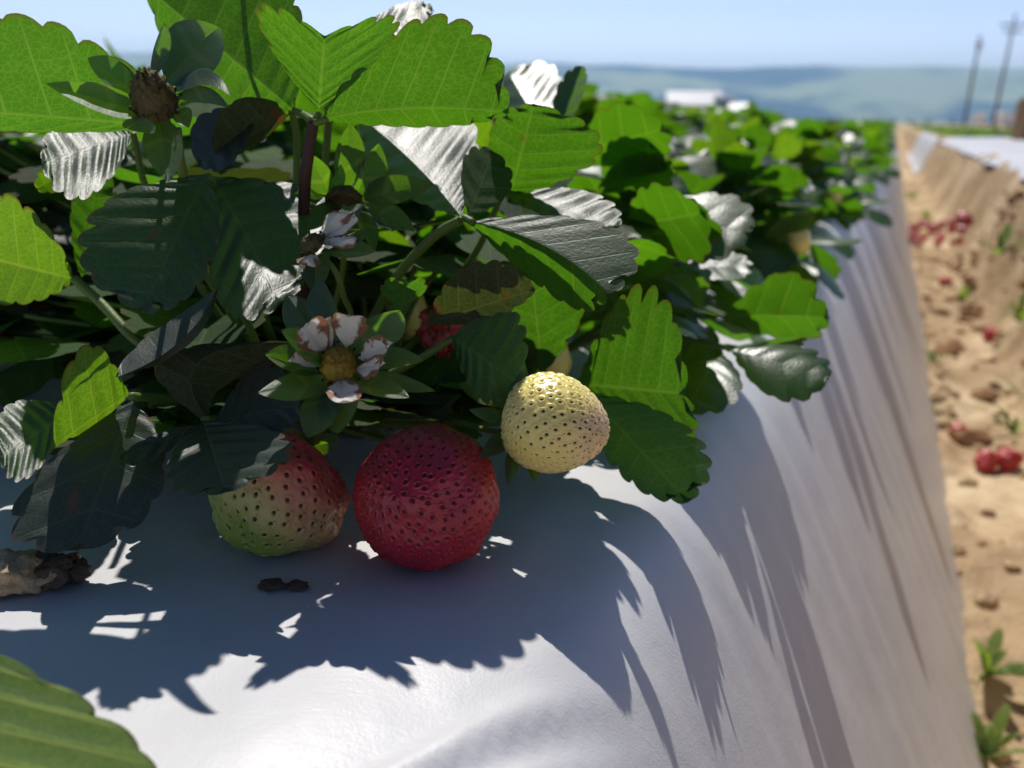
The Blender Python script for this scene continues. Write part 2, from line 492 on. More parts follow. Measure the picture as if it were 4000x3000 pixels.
t11 = petiole(plant, [(510, 1548, .232), (640, 1560, .25), (850, 1600, .28), ROOT], .0011, .0014)
leaflet('leaflet', t11, YEL, (505, 1540, .230), (205, 1745, .222), (350, 1330, .212), (400, 1640, .235), 'under', N=6, quilt=.0008)
leaflet('leaflet', t11, OLD, (520, 1560, .236), (300, 2155, .2135), (60, 1900, .219), (650, 1830, .222), 'top', N=6, quilt=.0010, fold=-.05)
leaflet('leaflet', t11, LF, (280, 1600, .243), (0, 1790, .217), (60, 1560, .250), (150, 1840, .218), 'top', N=9, quilt=.0012, lean_to='t12')

t12 = petiole(plant, [(800, 1640, .236), (900, 1640, .255), ROOT], .0011, .0014)
leaflet('leaflet', t12, OLD, (790, 1640, .236), (880, 1925, .2035), (1130, 1700, .214), (640, 1830, .215), 'top', N=9, quilt=.0008, tooth=.1, label='torn dark leaflet draped over the half ripe berry')
leaflet('leaflet', t12, OLD, (770, 1660, .236), (465, 1790, .219), (620, 1690, .230), (620, 1790, .222), 'top', N=6, quilt=.0008)
leaflet('leaflet', t12, OLD, (840, 1650, .240), (1185, 1580, .236), (1000, 1420, .245), (1050, 1700, .235), 'top', N=9, quilt=.0006)

# leaves glaring and hiding behind the front ones
t13 = petiole(plant, [(1320, 190, .262), (1290, 400, .27), (1250, 900, .29), ROOT], .0009, .0014)
leaflet('leaflet', t13, LF, (1310, 200, .262), (1690, 25, .262), (1500, 40, .276), (1560, 190, .250), 'top', N=9, quilt=.0009, lean_to='t12')
t14 = petiole(plant, [(520, 520, .262), (600, 800, .28), (900, 1300, .30), ROOT], .0009, .0014)
leaflet('leaflet', t14, LF, (520, 520, .272), (160, 640, .262), (300, 440, .30), (380, 760, .245), 'top', N=9, quilt=.001, lean_to='t12')
leaflet('leaflet', t14, YEL, (330, 640, .275), (140, 740, .26), (200, 640, .26), (260, 730, .27), 'under', N=5)

# ---- random hidden leaves deeper inside, filling the dark heart of the plant; last sets added to shade plastic by the berries
rng = random.Random(11)
for k in range(80):
    a = rng.uniform(0, 2 * math.pi)
    px, py = (rng.uniform(-100, 1800), rng.uniform(620, 1560)) if k < 32 else (rng.uniform(-150, 1000), rng.uniform(1120, 1400)) if k < 48 else (rng.uniform(-150, 1150), rng.uniform(500, 720)) if k < 64 else (rng.uniform(1480, 2080), rng.uniform(1470, 1680)) if k < 73 else (rng.uniform(430, 950), rng.uniform(1540, 1680))
    d = rng.uniform(.312, .40) if k < 48 else rng.uniform(.36, .46) if k < 64 else rng.uniform(.274, .292) if k < 73 else rng.uniform(.262, .274)
    p = at(px, py, d)
    if p.z < 0.016: continue
    ll = rng.uniform(.035, .055) if k < 64 else rng.uniform(.018, .026)
    mid = p
    q = petiole(plant, [tuple(p), tuple(p.lerp(crown, .5) + V((0, 0, .01))), tuple(crown + V((rng.uniform(-.01, .01), rng.uniform(-.01, .01), 0)))], .0009, .0013, px=False)
    for dv in (-1, 0, 1):
        th = a + dv * 1.5
        dirv = V((math.cos(th), math.sin(th), rng.uniform(-.5, .35) if k < 64 else rng.uniform(-.1, .35))).normalized()
        sd = dirv.cross(V((0, 0, 1))).normalized()
        nn = sd.cross(dirv)
        tp = p + dirv * ll
        cm = p.lerp(tp, .55)
        hw = ll * .42
        up = nn * hw * rng.uniform(-.35, .5)
        v = leaflet('leaflet', q, rng.choice([LF, LF, OLD]), p, tp, cm + sd * hw + up, cm - sd * hw + up, None, px=False, N=6, sub=4, cols=5)

# ------------------------------------------------------------------ flowers
def dome(mb, c, axis, r, h, mi=0, bumps=0.12, n=28, m=14, k=14):
    """domed receptacle covered with small bumps"""
    axis = axis.normalized(); a = axis.orthogonal().normalized(); b = axis.cross(a)
    v = []; f = []
    for i in range(m + 1):
        th = math.pi * 0.62 * i / m
        for j in range(n):
            w = 2 * math.pi * j / n
            s = 1 + bumps * (math.sin(th * k) * math.sin(w * k * max(.3, math.sin(th)) + i))
            v.append(c + (a * math.cos(w) + b * math.sin(w)) * (r * math.sin(th) * s) + axis * (h * math.cos(th) * s))
    for i in range(m):
        for j in range(n):
            f.append((i * n + j, (i + 1) * n + j, (i + 1) * n + (j + 1) % n, i * n + (j + 1) % n))
    mb.add(v, f, mi)

def flower(center, axis, r, h, mat, sepals, petals, stalk, label, stamens=18, bumps=.12):
    c = at(*center)
    mb = MB()
    dome(mb, c, axis, r, h, bumps=bumps)
    ax = axis.normalized(); a = ax.orthogonal().normalized(); b = ax.cross(a)
    rg = random.Random(int(center[0]))
    fl = mb.build('flower', mat, plant)
    fl['label'] = label
    for s in sepals:
        kw = dict(s[6]) if len(s) > 6 else {}
        leaflet('sepal', fl, SEP, s[0], s[1], s[2], s[3], s[4], N=1, sub=12, cols=5, tooth=0, p0=.2, point=.38, wig=.05, mid=s[5] if len(s) > 5 else None)
    for s in petals:
        if stamens == 18:
            g_ = lambda q: (center[0] + (q[0] - center[0]) * 1.04, center[1] + (q[1] - center[1]) * 1.04, q[2] - .001)
            s = (s[0], g_(s[1]), g_(s[2]), g_(s[3]), s[4])
        leaflet('petal', fl, M['petal'], s[0], s[1], s[2], s[3], s[4], N=3, sub=5, cols=6, tooth=.12, quilt=.0004, p0=.5, wig=.30)
    if stamens:
        sm = MB()
        for i in range(stamens):
            w = 2 * math.pi * i / stamens + rg.uniform(-.1, .1)
            rr = r * rg.uniform(1.15, 1.35)
            dd = a * math.cos(w) + b * math.sin(w)
            p0 = c + dd * r * .95 - ax * h * .3
            p1 = c + dd * rr + ax * h * rg.uniform(-.05, .25)
            sm.tube([p0, p0.lerp(p1, .6), p1], [.00012, .00012, .00012], 5)
            sm.tube([p1 - ax * .0003, p1, p1 + ax * .0004], [.0002, .0004, .0002], 6)
        sm.build('stamens', M['anther'], fl)
    if stalk:
        petiole(fl, stalk, .0007, .0009, name='stalk')
    return fl

# front flower
d0 = .216
flower((1322, 1425, d0), V((0.05, -.92, .38)), .0043, .0042, M['core'], [
    ((1290, 1440, .218), (1100, 1290, .206), (1180, 1390, .207), (1230, 1290, .215), 'top'),
    ((1240, 1460, .218), (1035, 1385, .214), (1120, 1450, .212), (1140, 1340, .216), 'under'),
    ((1290, 1490, .218), (1008, 1535, .206), (1150, 1450, .216), (1140, 1570, .206), 'top'),
    ((1310, 1500, .217), (1200, 1705, .204), (1170, 1590, .210), (1310, 1640, .206), 'top'),
    ((1320, 1500, .217), (1320, 1695, .206), (1240, 1620, .210), (1400, 1580, .209), 'top'),
    ((1350, 1490, .217), (1600, 1555, .206), (1470, 1550, .208), (1500, 1460, .215), 'top'),
    ((1380, 1470, .219), (1700, 1530, .212), (1540, 1530, .214), (1560, 1460, .219), 'top'),
    ((1390, 1430, .218), (1655, 1405, .210), (1530, 1440, .211), (1530, 1350, .217), 'top'),
    ((1370, 1390, .219), (1560, 1210, .213), (1400, 1260, .216), (1580, 1310, .215), 'top'),
    ((1320, 1380, .220), (1260, 1090, .222), (1190, 1200, .221), (1330, 1240, .224), 'top'),
    ((1290, 1390, .220), (1120, 1150, .224), (1110, 1270, .222), (1240, 1200, .226), 'top'),
], [
    ((1350, 1370, .217), (1360, 1235, .211), (1290, 1270, .213), (1440, 1275, .213), 'top'),
    ((1390, 1400, .217), (1530, 1340, .209), (1450, 1330, .214), (1490, 1430, .210), 'top'),
    ((1390, 1440, .216), (1500, 1420, .207), (1470, 1400, .211), (1430, 1490, .208), 'top'),
    ((1330, 1480, .216), (1345, 1560, .204), (1270, 1510, .208), (1410, 1500, .207), 'top'),
    ((1270, 1375, .217), (1195, 1270, .209), (1180, 1370, .210), (1275, 1260, .213), 'top'),
    ((1295, 1365, .217), (1265, 1255, .213), (1225, 1300, .214), (1315, 1280, .214), 'top'),
    ((1250, 1440, .217), (1130, 1410, .208), (1170, 1440, .210), (1180, 1390, .213), 'top'),
], [(1322, 1430, .2175), (1330, 1520, .235), (1300, 1600, .27), ROOT], 'withered flower with brown edged white petals and a yellow centre')

# side-on withered flower
flower((1225, 960, .232), V((-.55, -.2, .55)), .0032, .003, M['core_dark'], [
    ((1260, 980, .236), (1470, 985, .226), (1380, 930, .238), (1380, 1010, .230), 'top'),
    ((1250, 990, .235), (1450, 910, .240), (1370, 900, .245), (1400, 950, .234), 'top'),
    ((1230, 1000, .235), (1230, 1150, .228), (1170, 1060, .232), (1290, 1060, .230), 'top'),
    ((1240, 940, .24), (1420, 800, .246), (1320, 820, .248), (1370, 880, .244), 'top'),
], [
    ((1240, 930, .237), (1320, 830, .233), (1250, 840, .238), (1350, 870, .231), 'top'),
    ((1260, 940, .236), (1400, 850, .230), (1330, 850, .235), (1380, 910, .230), 'under'),
    ((1270, 960, .235), (1380, 930, .226), (1330, 910, .232), (1330, 970, .228), 'under'),
    ((1230, 980, .234), (1200, 1010, .224), (1160, 985, .228), (1260, 1000, .228), 'top'),
], [(1250, 990, .237), (1310, 1060, .239), (1340, 1150, .245), (1360, 1300, .27), ROOT], 'withered flower seen from the side with curled brown petals', 10)

# cone at upper left
flower((605, 400, .216), V((-.05, -.55, .8)), .0047, .0078, M['core_dark'], [
    ((560, 440, .219), (178, 326, .206), (400, 330, .212), (380, 440, .208), 'top'),
    ((560, 390, .221), (345, 225, .212), (480, 230, .217), (400, 320, .212), 'top'),
    ((590, 310, .222), (640, 90, .217), (600, 180, .220), (670, 180, .218), 'top'),
    ((650, 320, .223), (860, 110, .212), (690, 80, .226), (850, 260, .212), 'top', (790, 160, .222)),
    ((680, 360, .221), (905, 380, .206), (800, 270, .216), (800, 330, .209), 'top', (800, 265, .213)),
    ((690, 380, .220), (892, 415, .205), (810, 340, .212), (800, 400, .208), 'top', (800, 340, .211)),
    ((500, 460, .218), (600, 520, .205), (500, 510, .212), (600, 480, .208), 'top'),
    ((620, 470, .219), (655, 705, .206), (560, 590, .211), (715, 580, .209), 'top'),
    ((680, 440, .220), (740, 500, .212), (690, 480, .214), (750, 430, .215), 'top'),
], [], [(605, 420, .221), (640, 560, .235), (760, 1000, .27), ROOT], 'brown green cone of a flower that lost its petals, ringed by dark sepals', 12, .2)

# backlit flower seen from below
flower((1345, 790, .262), V((0, .7, .6)), .0052, .004, M['core_dark'], [
    ((1290, 760, .262), (1210, 600, .255), (1190, 700, .256), (1290, 660, .258), 'under'),
    ((1330, 750, .263), (1370, 480, .252), (1310, 590, .256), (1430, 600, .256), 'under'),
    ((1390, 760, .263), (1480, 560, .256), (1410, 640, .258), (1520, 690, .258), 'under'),
    ((1420, 775, .262), (1690, 720, .250), (1540, 680, .256), (1570, 790, .254), 'under'),
    ((1420, 800, .262), (1620, 910, .256), (1560, 810, .26), (1520, 890, .256), 'under'),
    ((1400, 830, .262), (1460, 980, .256), (1400, 890, .256), (1480, 900, .258), 'under'),
    ((1270, 790, .262), (1150, 760, .255), (1200, 800, .256), (1200, 730, .258), 'under'),
    ((1300, 755, .261), (1330, 640, .258), (1300, 700, .258), (1350, 700, .258), 'under'),
], [], [(1345, 800, .258), (1330, 900, .262), (1330, 1100, .28), ROOT], 'backlit flower seen from below with bright yellow green sepals', 0)

# ------------------------------------------------------------------ strawberries
def berry_mat(name, stops, rough=0.34, sss=0.12, seedcol=(0.03, 0.022, 0.01), coat=0.15):
    t = NT(name)
    a = t.n('ShaderNodeAttribute', attribute_name='ripe').outputs['Fac']
    n = t.noise(t.obj(), 260.0, 3.0)
    x = t.math('ADD', a, t.math('MULTIPLY', t.math('SUBTRACT', n, 0.5), 0.16))
    rp = t.n('ShaderNodeValToRGB')
    el = rp.color_ramp.elements
    while len(el) < len(stops): el.new(0.5)
    for e, (p, c) in zip(el, stops):
        e.position = p; e.color = (*c, 1)
    t.l(x, rp.inputs[0])
    b = t.pbsdf(Base_Color=rp.outputs[0], Roughness=rough, Normal=t.bump(t.noise(t.obj(), 1800.0, 3.0), 0.35, 0.0004))
    b.inputs['Subsurface Weight'].default_value = sss
    b.inputs['Subsurface Radius'].default_value = (1.0, 0.5, 0.3)
    b.inputs['Subsurface Scale'].default_value = 0.002 + sss * .006
    b.inputs['Coat Weight'].default_value = coat
    b.inputs['Coat Roughness'].default_value = 0.25
    return t.surf(b.outputs[0])

M['berry_red'] = berry_mat('berry_flesh_red', [(0.0, (0.54, 0.14, 0.06)), (0.4, (0.44, 0.024, 0.028)), (1.0, (0.34, 0.010, 0.042))], 0.34, .06)
M['berry_half'] = berry_mat('berry_flesh_half_ripe', [(0.0, (0.27, 0.35, 0.055)), (0.38, (0.50, 0.42, 0.14)), (0.66, (0.55, 0.20, 0.10)), (1.0, (0.48, 0.025, 0.035))], 0.4, .1)
M['berry_pale'] = berry_mat('berry_flesh_pale', [(0.0, (0.85, 0.71, 0.20)), (0.6, (0.88, 0.70, 0.26)), (1.0, (0.84, 0.60, 0.32))], 0.25, .55, coat=.3)
M['berry_far'] = berry_mat('berry_flesh_fallen', [(0.0, (0.55, 0.07, 0.06)), (1.0, (0.38, 0.01, 0.015))], 0.3, 0.05)
M['seed'] = plain('berry_seed', (0.045, 0.032, 0.012), 0.45)
M['seed_olive'] = plain('berry_seed_olive', (0.050, 0.042, 0.012), 0.4)

def berry(name, c, axis, rad, length, mat, seedmat, nseed, label, group, shape=0.0, ripe=None, nu=260, nv=130, depth=.0013, bulge=None, seedsize=(.00098, .00062), parent_loc=None, waves=0.0, seed=1):
    """c centre, axis points from calyx to apex"""
    axis = axis.normalized()
    a = axis.orthogonal().normalized(); b = axis.cross(a)
    rg = random.Random(seed)
    def unit(th, w):
        return V((math.sin(th) * math.cos(w), math.sin(th) * math.sin(w), math.cos(th)))
    def place(u, dr=0.0):
        # u unit vector in berry frame, z toward the apex
        z = u.z
        k = 1.0 - shape * (z * 0.5 + 0.5) ** 1.5 + shape * 0.15 * (1 - z * z)
        r = rad * k + dr
        p = V((u.x * r, u.y * r, z * (length + dr)))
        if z < -0.7:
            p.z += (-.7 - z) * length * 0.55
        if bulge:
            for d_, amt, sg in bulge:
                q = max(0, u.dot(d_))
                p += u * (amt * math.exp(-((1 - q) / sg)))
        if waves:
            p += u * waves * noise.noise(u * 2.3 + V((seed, 0, 0)))
        return c + a * p.x + b * p.y + axis * p.z
    kd = KDTree(nseed)
    seeds = []
    ga = math.pi * (3 - math.sqrt(5))
    for i in range(nseed):
        z = 1 - 2 * (i + .5) / nseed
        w = ga * i
        s = math.sqrt(1 - z * z)
        u = V((s * math.cos(w), s * math.sin(w), z)) + V((rg.gauss(0, .018), rg.gauss(0, .018), rg.gauss(0, .018)))
        u.normalize()
        seeds.append(u); kd.insert(u, i)
    kd.balance()
    sg = 1.0 / math.sqrt(nseed) * 0.74
    v = []; f = []; at_ = []
    for i in range(nv + 1):
        th = math.pi * i / nv
        for j in range(nu):
            w = 2 * math.pi * j / nu
            u = unit(th, w)
            dist = kd.find(u)[2]
            x = dist / sg
            dr = -depth * math.exp(-x * x * 2.2) + depth * .28 * math.exp(-((x - 1.25) / .5) ** 2)
            p = place(u, dr)
            v.append(p)
            at_.append(ripe(p, u) if ripe else .5)
    for i in range(nv):
        for j in range(nu):
            f.append((i * nu + j, (i + 1) * nu + j, (i + 1) * nu + (j + 1) % nu, i * nu + (j + 1) % nu))
    lo = min(p.z for p in v)
    e = empty(name, V((c.x, c.y, lo)))
    tag(e, label, 'strawberry', group)
    mb = MB(); mb.add(v, f, 0, at=at_)
    mb.build('flesh', mat, e)
    sm = MB()
    for u in seeds:
        if u.z < -.86: continue
        p = place(u, -depth * .42)
        nn = (place(u, .001) - place(u, 0)).normalized()
        tz = (axis - nn * axis.dot(nn))
        if tz.length < 1e-5: tz = nn.orthogonal()
        tz.normalize(); ty = nn.cross(tz)
        k = rg.uniform(.85, 1.15)
        vv = []; ff = []
        for i in range(5):
            th = math.pi * i / 4
            for j in range(8):
                w = 2 * math.pi * j / 8
                vv.append(p + tz * (seedsize[0] * k * math.cos(th)) + ty * (seedsize[1] * k * math.sin(th) * math.cos(w)) + nn * (seedsize[1] * .6 * math.sin(th) * math.sin(w)))
        for i in range(4):
            for j in range(8):
                ff.append((i * 8 + j, i * 8 + (j + 1) % 8, (i + 1) * 8 + (j + 1) % 8, (i + 1) * 8 + j))
        sm.add(vv, ff)
        # dried style
        q = p + nn * .0006 - tz * .0003
        sm.tube([p - tz * .0004, q - tz * .0008, q - tz * .0012 + ty * rg.uniform(-.0004, .0004)], [.00014, .00011, .00007], 4, cap=False)
    s = sm.build('seeds', seedmat, e)
    return e

GB = 'strawberries on the plastic'
pr = at(1668, 1962, .2335)
rr_ = .0177
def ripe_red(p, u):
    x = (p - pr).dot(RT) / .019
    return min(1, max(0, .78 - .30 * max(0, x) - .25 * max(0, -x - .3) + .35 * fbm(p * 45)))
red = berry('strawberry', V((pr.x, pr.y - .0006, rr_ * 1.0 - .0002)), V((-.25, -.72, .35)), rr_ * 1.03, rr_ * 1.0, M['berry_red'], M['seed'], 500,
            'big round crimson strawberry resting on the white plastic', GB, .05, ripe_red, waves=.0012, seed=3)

ph_ = at(1085, 1925, .242)
def ripe_half(p, u):
    x = (p - ph_).dot(RT) / .0175; y = (p - ph_).dot(UP) / .0155
    return min(1, max(0, .42 + .50 * x + .34 * y + .22 * fbm(p * 50)))
half = berry('strawberry', V((ph_.x, ph_.y, ph_.z)), V((-.42, -.62, -.5)), .0182, .0162, M['berry_half'], M['seed'], 310,
             'half ripe strawberry, green below and red above, under a torn dark leaf', GB, .10, ripe_half, waves=.0020, seed=5)

pw = at(2165, 1655, .2315)
def ripe_pale(p, u):
    return min(1, max(0, .35 + .8 * max(0, u.z) ** 2 + .3 * fbm(p * 60)))
pale = berry('strawberry', pw, V((.82, -.42, -.02)), .0131, .0142, M['berry_pale'], M['seed_olive'], 330,
             'pale yellow unripe strawberry lit by the sun, hanging above the plastic', GB, .26, ripe_pale, seed=8, seedsize=(.00098, .00060))
for s in [((2010, 1600, .236), (1920, 1455, .226), (1985, 1520, .229), (1935, 1560, .232)),
          ((2020, 1560, .238), (2055, 1435, .236), (2010, 1480, .238), (2070, 1500, .237)),
          ((2000, 1650, .238), (1830, 1600, .230), (1920, 1590, .234), (1900, 1650, .234)),
          ((2000, 1690, .237), (1870, 1790, .227), (1920, 1700, .232), (1960, 1770, .231)),
          ((2010, 1740, .236), (1985, 1895, .228), (1970, 1820, .230), (2030, 1820, .231)),
          ((2080, 1800, .234), (2090, 1885, .228), (2060, 1840, .231), (2110, 1840, .230))]:
    leaflet('sepal', pale, SEP, *s, 'top', N=1, sub=12, cols=4, tooth=0, p0=.15, point=.45)
petiole(pale, [(1990, 1690, .238), (1900, 1680, .252), (1700, 1640, .27), ROOT], .0007, .0009, name='stalk')
petiole(half, [(1180, 1760, .245), (1260, 1700, .26), ROOT], .0008, .001, name='stalk')
petiole(red, [(1640, 1800, .248), (1500, 1720, .268), ROOT], .0008, .001, name='stalk')
for b_, c_, s_ in ((red, (1640, 1800, .247), ((1500, 1740, .243), (1600, 1680, .246), (1740, 1740, .246))), (half, (1190, 1750, .246), ((1090, 1670, .244), (1230, 1650, .245), (1330, 1720, .246)))):
    for q in s_:
        mx, my = (c_[0] + q[0]) / 2, (c_[1] + q[1]) / 2
        nx, ny = -(q[1] - c_[1]) * .3, (q[0] - c_[0]) * .3
        leaflet('sepal', b_, SEP, c_, q, (mx + nx, my + ny, .246), (mx - nx, my - ny, .242), 'top', N=1, sub=10, cols=4, tooth=0, p0=.1)

def simple_berry(c, axis, r, l, label, group, mat='berry_far', seed=1):
    return berry('strawberry', V(c), V(axis), r, l, M[mat], M['seed'], 90, label, group, .3, lambda p, u: min(1, max(0, .5 + .5 * fbm(p * 40))), 40, 22, .0005, waves=.004, seed=seed)

simple_berry(at(1722, 1285, .30), (0, -.3, -1), .0068, .0085, 'red strawberry half hidden behind dark leaves in the plant', GB, seed=21)
simple_berry(at(1945, 1050, .36), (0, -.3, -1), .0105, .013, 'dull yellow strawberry out of focus behind the bright leaf', GB, 'berry_pale', seed=22)

# ================================================================== PLANTS OF THE ROW
def trifoliate(mb, foot, joint, heading, size, tilt, rg, lo=True):
    """a petiole with three leaflets, joined into one mesh"""
    foot, joint = V(foot), V(joint)
    mb.tube(curve([foot, foot.lerp(joint, .5) + V((0, 0, .012)), joint], 4), [.0015, .0014, .0014, .0013, .0013, .0012, .0012, .0011, .0011], 5, 1)
    for dv in (-1, 0, 1):
        th = heading + dv * 1.55 + rg.uniform(-.25, .25)
        pit = tilt + rg.uniform(-.35, .35)
        d = V((math.cos(th) * math.cos(pit), math.sin(th) * math.cos(pit), math.sin(pit)))
        sd = d.cross(V((0, 0, 1))).normalized()
        nn = sd.cross(d)
        kind_ = rg.random(); flat_ = kind_ < .28
        if flat_:                      # a leaf spread towards the light
            nn = V((rg.gauss(-.05, .12), rg.gauss(-.47, .1), .87)).normalized()
            d = (V((math.cos(th), math.sin(th), 0)) - nn * nn.dot(V((math.cos(th), math.sin(th), 0)))).normalized()
            sd = d.cross(nn)
        elif kind_ < .52:              # a raised leaf with the sun behind it
            nn = V((rg.gauss(0, .25), rg.gauss(.62, .15), .7)).normalized()
            d = (V((math.cos(th), math.sin(th), .3)) - nn * nn.dot(V((math.cos(th), math.sin(th), .3)))).normalized()
            sd = d.cross(nn)
        ll = size * rg.uniform(.85, 1.1)
        b0 = joint + d * ll * .06
        tp = b0 + d * ll
        cm = b0.lerp(tp, .55)
        hw = ll * rg.uniform(.38, .46)
        fo = rg.uniform(-.15, .45) * (.3 if flat_ else 1)
        ro = rg.uniform(-.3, .3) * (.2 if flat_ else 1)
        v, f, uv, uv2 = leaflet_geo(b0, tp, cm - sd * hw + nn * hw * (fo + ro), cm + sd * hw + nn * hw * (fo - ro), None, N=7, sub=3, cols=4,
                                    fold=-rg.uniform(0, .12), quilt=.0014, tooth=.10, curl=-rg.uniform(.1, .8), seed=rg.randrange(999))
        mb.add(v, f, 0, uv, uv2)

def star_flower(parent, p, r, rg):
    mb = MB()
    ax = V((rg.uniform(-.6, .6), -.6, .7)).normalized()
    dome(mb, p, ax, r * .35, r * .3, n=10, m=5)
    fl = mb.build('flower', M['core'], parent)
    a = ax.orthogonal().normalized(); b = ax.cross(a)
    for i in range(5):
        w = i * 2 * math.pi / 5
        d = a * math.cos(w) + b * math.sin(w); s = ax.cross(d)
        v, f, uv, uv2 = leaflet_geo(p + d * r * .25, p + d * r * 1.1, p + d * r * .75 + s * r * .38, p + d * r * .75 - s * r * .38, None, N=1, sub=8, cols=3, tooth=0)
        m2 = MB(); m2.add(v, f, 0, uv, uv2); m2.build('petal', M['white_petal'], fl)

def make_plant(seed, n=40, h=.068):
    rg = random.Random(seed)
    e = empty('strawberry_plant', (0, 0, 0))
    for i in range(n):
        th = i * 2.4 + rg.uniform(-.4, .4)
        k = (i + .5) / n
        rad = .018 + .078 * k * rg.uniform(.75, 1.15)
        z = h * (1.18 - .98 * k) * rg.uniform(.75, 1.08) + .012
        j = V((math.cos(th) * rad, math.sin(th) * rad, z))
        mb = MB()
        trifoliate(mb, (math.cos(th) * .01, math.sin(th) * .01, 0), j, th, rg.uniform(.034, .048), rg.uniform(-.35, .3) - .30 * k, rg)
        mb.build('leaf', [M['leaf_far'] if rg.random() < .8 else M['leaf_yellow'], M['stem']], e)
    for i in range(2):
        th = rg.uniform(-2.6, -.4)
        star_flower(e, V((math.cos(th) * .085, math.sin(th) * .085, rg.uniform(.035, .075))), .0075, rg)
    for i in range(2):
        th = rg.uniform(-2.6, -.4)
        mb = MB(); dome(mb, V((math.cos(th) * .09, math.sin(th) * .09, rg.uniform(.02, .05))), V((.2, -.4, -1)), .008, .011, n=10, m=6)
        mb.build('berry', M['berry_pale'], e)
    return e

def children(o):
    return [c for c in COL.objects if c.parent == o]

protos = [make_plant(s) for s in (3, 14, 25, 36, 47, 58)]
ptree = {p: [(c, children(c)) for c in children(p)] for p in protos}
def copy_plant(p):
    r = p.copy(); COL.objects.link(r)
    for c, gs in ptree[p]:
        k = c.copy(); COL.objects.link(k); k.parent = r
        for g in gs:
            d = g.copy(); COL.objects.link(d); d.parent = k
    return r
used = set()
def place_plant(lat, along, z, rot, sc_, label, group='strawberry plants in the bed', idx=None):
    p = protos[idx if idx is not None else random.randrange(6)]
    if p not in used:
        used.add(p); o = p
    else:
        o = copy_plant(p)
    o.location = bed(lat, along, z)
    o.rotation_euler = (0, 0, rot)
    o.scale = (sc_, sc_, sc_)
    tag(o, label, 'strawberry plant', group)
    return o

random.seed(31)
ordn = ['second', 'third', 'fourth', 'fifth', 'sixth', 'seventh', 'eighth', 'ninth']
a0 = .42
for i in range(36):
    al = a0 + i * .21 + random.uniform(-.03, .03)
    lab = ('bushy strawberry plant, %s from the camera along the edge of the bed' % ordn[i]) if i < 8 else 'blurred strawberry plant far back along the edge of the bed'
    place_plant(-.133 + random.uniform(-.02, .02), al, 0.0, random.uniform(-.4, .4), random.uniform(.92, 1.08), lab)
for i in range(16):
    al = .33 + i * .22 + random.uniform(-.03, .03)
    lab = ('leafy strawberry plant of the inner row, %s from the camera' % (['first'] + ordn)[i]) if i < 6 else 'blurred strawberry plant far back in the inner row'
    place_plant(-.44 + random.uniform(-.03, .03), al, 0.0, random.uniform(-.4, .4), random.uniform(1.2, 1.45), lab)
for i in range(8):
    lab = ('tall strawberry plant of the innermost row, %s from the camera' % (['first'] + ordn)[i]) if i < 3 else 'blurred strawberry plant far back in the innermost row'
    place_plant(-.80 + random.uniform(-.03, .03), .55 + i * .27, 0.0, random.uniform(-.4, .4), random.uniform(1.3, 1.6), lab)

# two silvery leaves that rise from the second plant
t20 = empty('strawberry_plant', bed(-.10, .40))
tag(t20, 'small strawberry plant with upright silvery leaves just behind the front plant', 'strawberry plant', 'strawberry plants in the bed')
pt = petiole(t20, [(2150, 560, .37), (2120, 900, .40), (2080, 1200, .43), tuple(bed(-.10, .40))] [:3], .0012, .0014)
leaflet('leaflet', pt, M['leaf_far'], (2150, 560, .37), (1985, 280, .39), (2200, 300, .40), (1960, 480, .36), 'top', N=7, quilt=.0012, lean_to='t1')
leaflet('leaflet', pt, M['leaf_far'], (2165, 560, .37), (2275, 255, .37), (2160, 380, .375), (2270, 400, .39), 'top', N=7, quilt=.0012)

t21 = empty('strawberry_plant', bed(-.12, .56))
tag(t21, 'strawberry plant with one bright oval leaf reaching out over the edge of the plastic', 'strawberry plant', 'strawberry plants in the bed')
pt = petiole(t21, [(2840, 1235, .52), (2700, 1200, .54), (2560, 1300, .57)], .0012, .0014)
leaflet('leaflet', pt, M['leaf_yellow'], (2840, 1235, .52), (3110, 1262, .50), (2985, 1202, .495), (2975, 1288, .52), 'under', N=6, quilt=.0008)
leaflet('leaflet', pt, M['leaf_far'], (2830, 1230, .53), (2930, 1050, .53), (2760, 1110, .55), (2950, 1150, .52), 'top', N=7, quilt=.001, lean_to='t12')

# pale leaf in the near corner
pn = empty('strawberry_plant', bed(-.24, .06))
tag(pn, 'pale green blurred strawberry leaf of the nearest plant, in the bottom left corner', 'strawberry plant', 'strawberry plants in the bed')
pt = petiole(pn, [tuple(at(-320, 3300, .145)), tuple(at(-700, 3500, .15)), tuple(bed(-.24, .06))], .0012, .0016, px=False)
leaflet('leaflet', pt, M['leaf_near'], (-320, 3300, .145), (-60, 2530, .150), (600, 3190, .143), (-520, 2760, .15), 'top', N=11, quilt=.0005, tooth=.06)

# ================================================================== BED, PLASTIC, GROUND
def bed_profile(lat):
    k = .020
    x = (lat + .045) * 2.06 / k
    return -k * (math.log1p(math.exp(x)) if x < 30 else x)

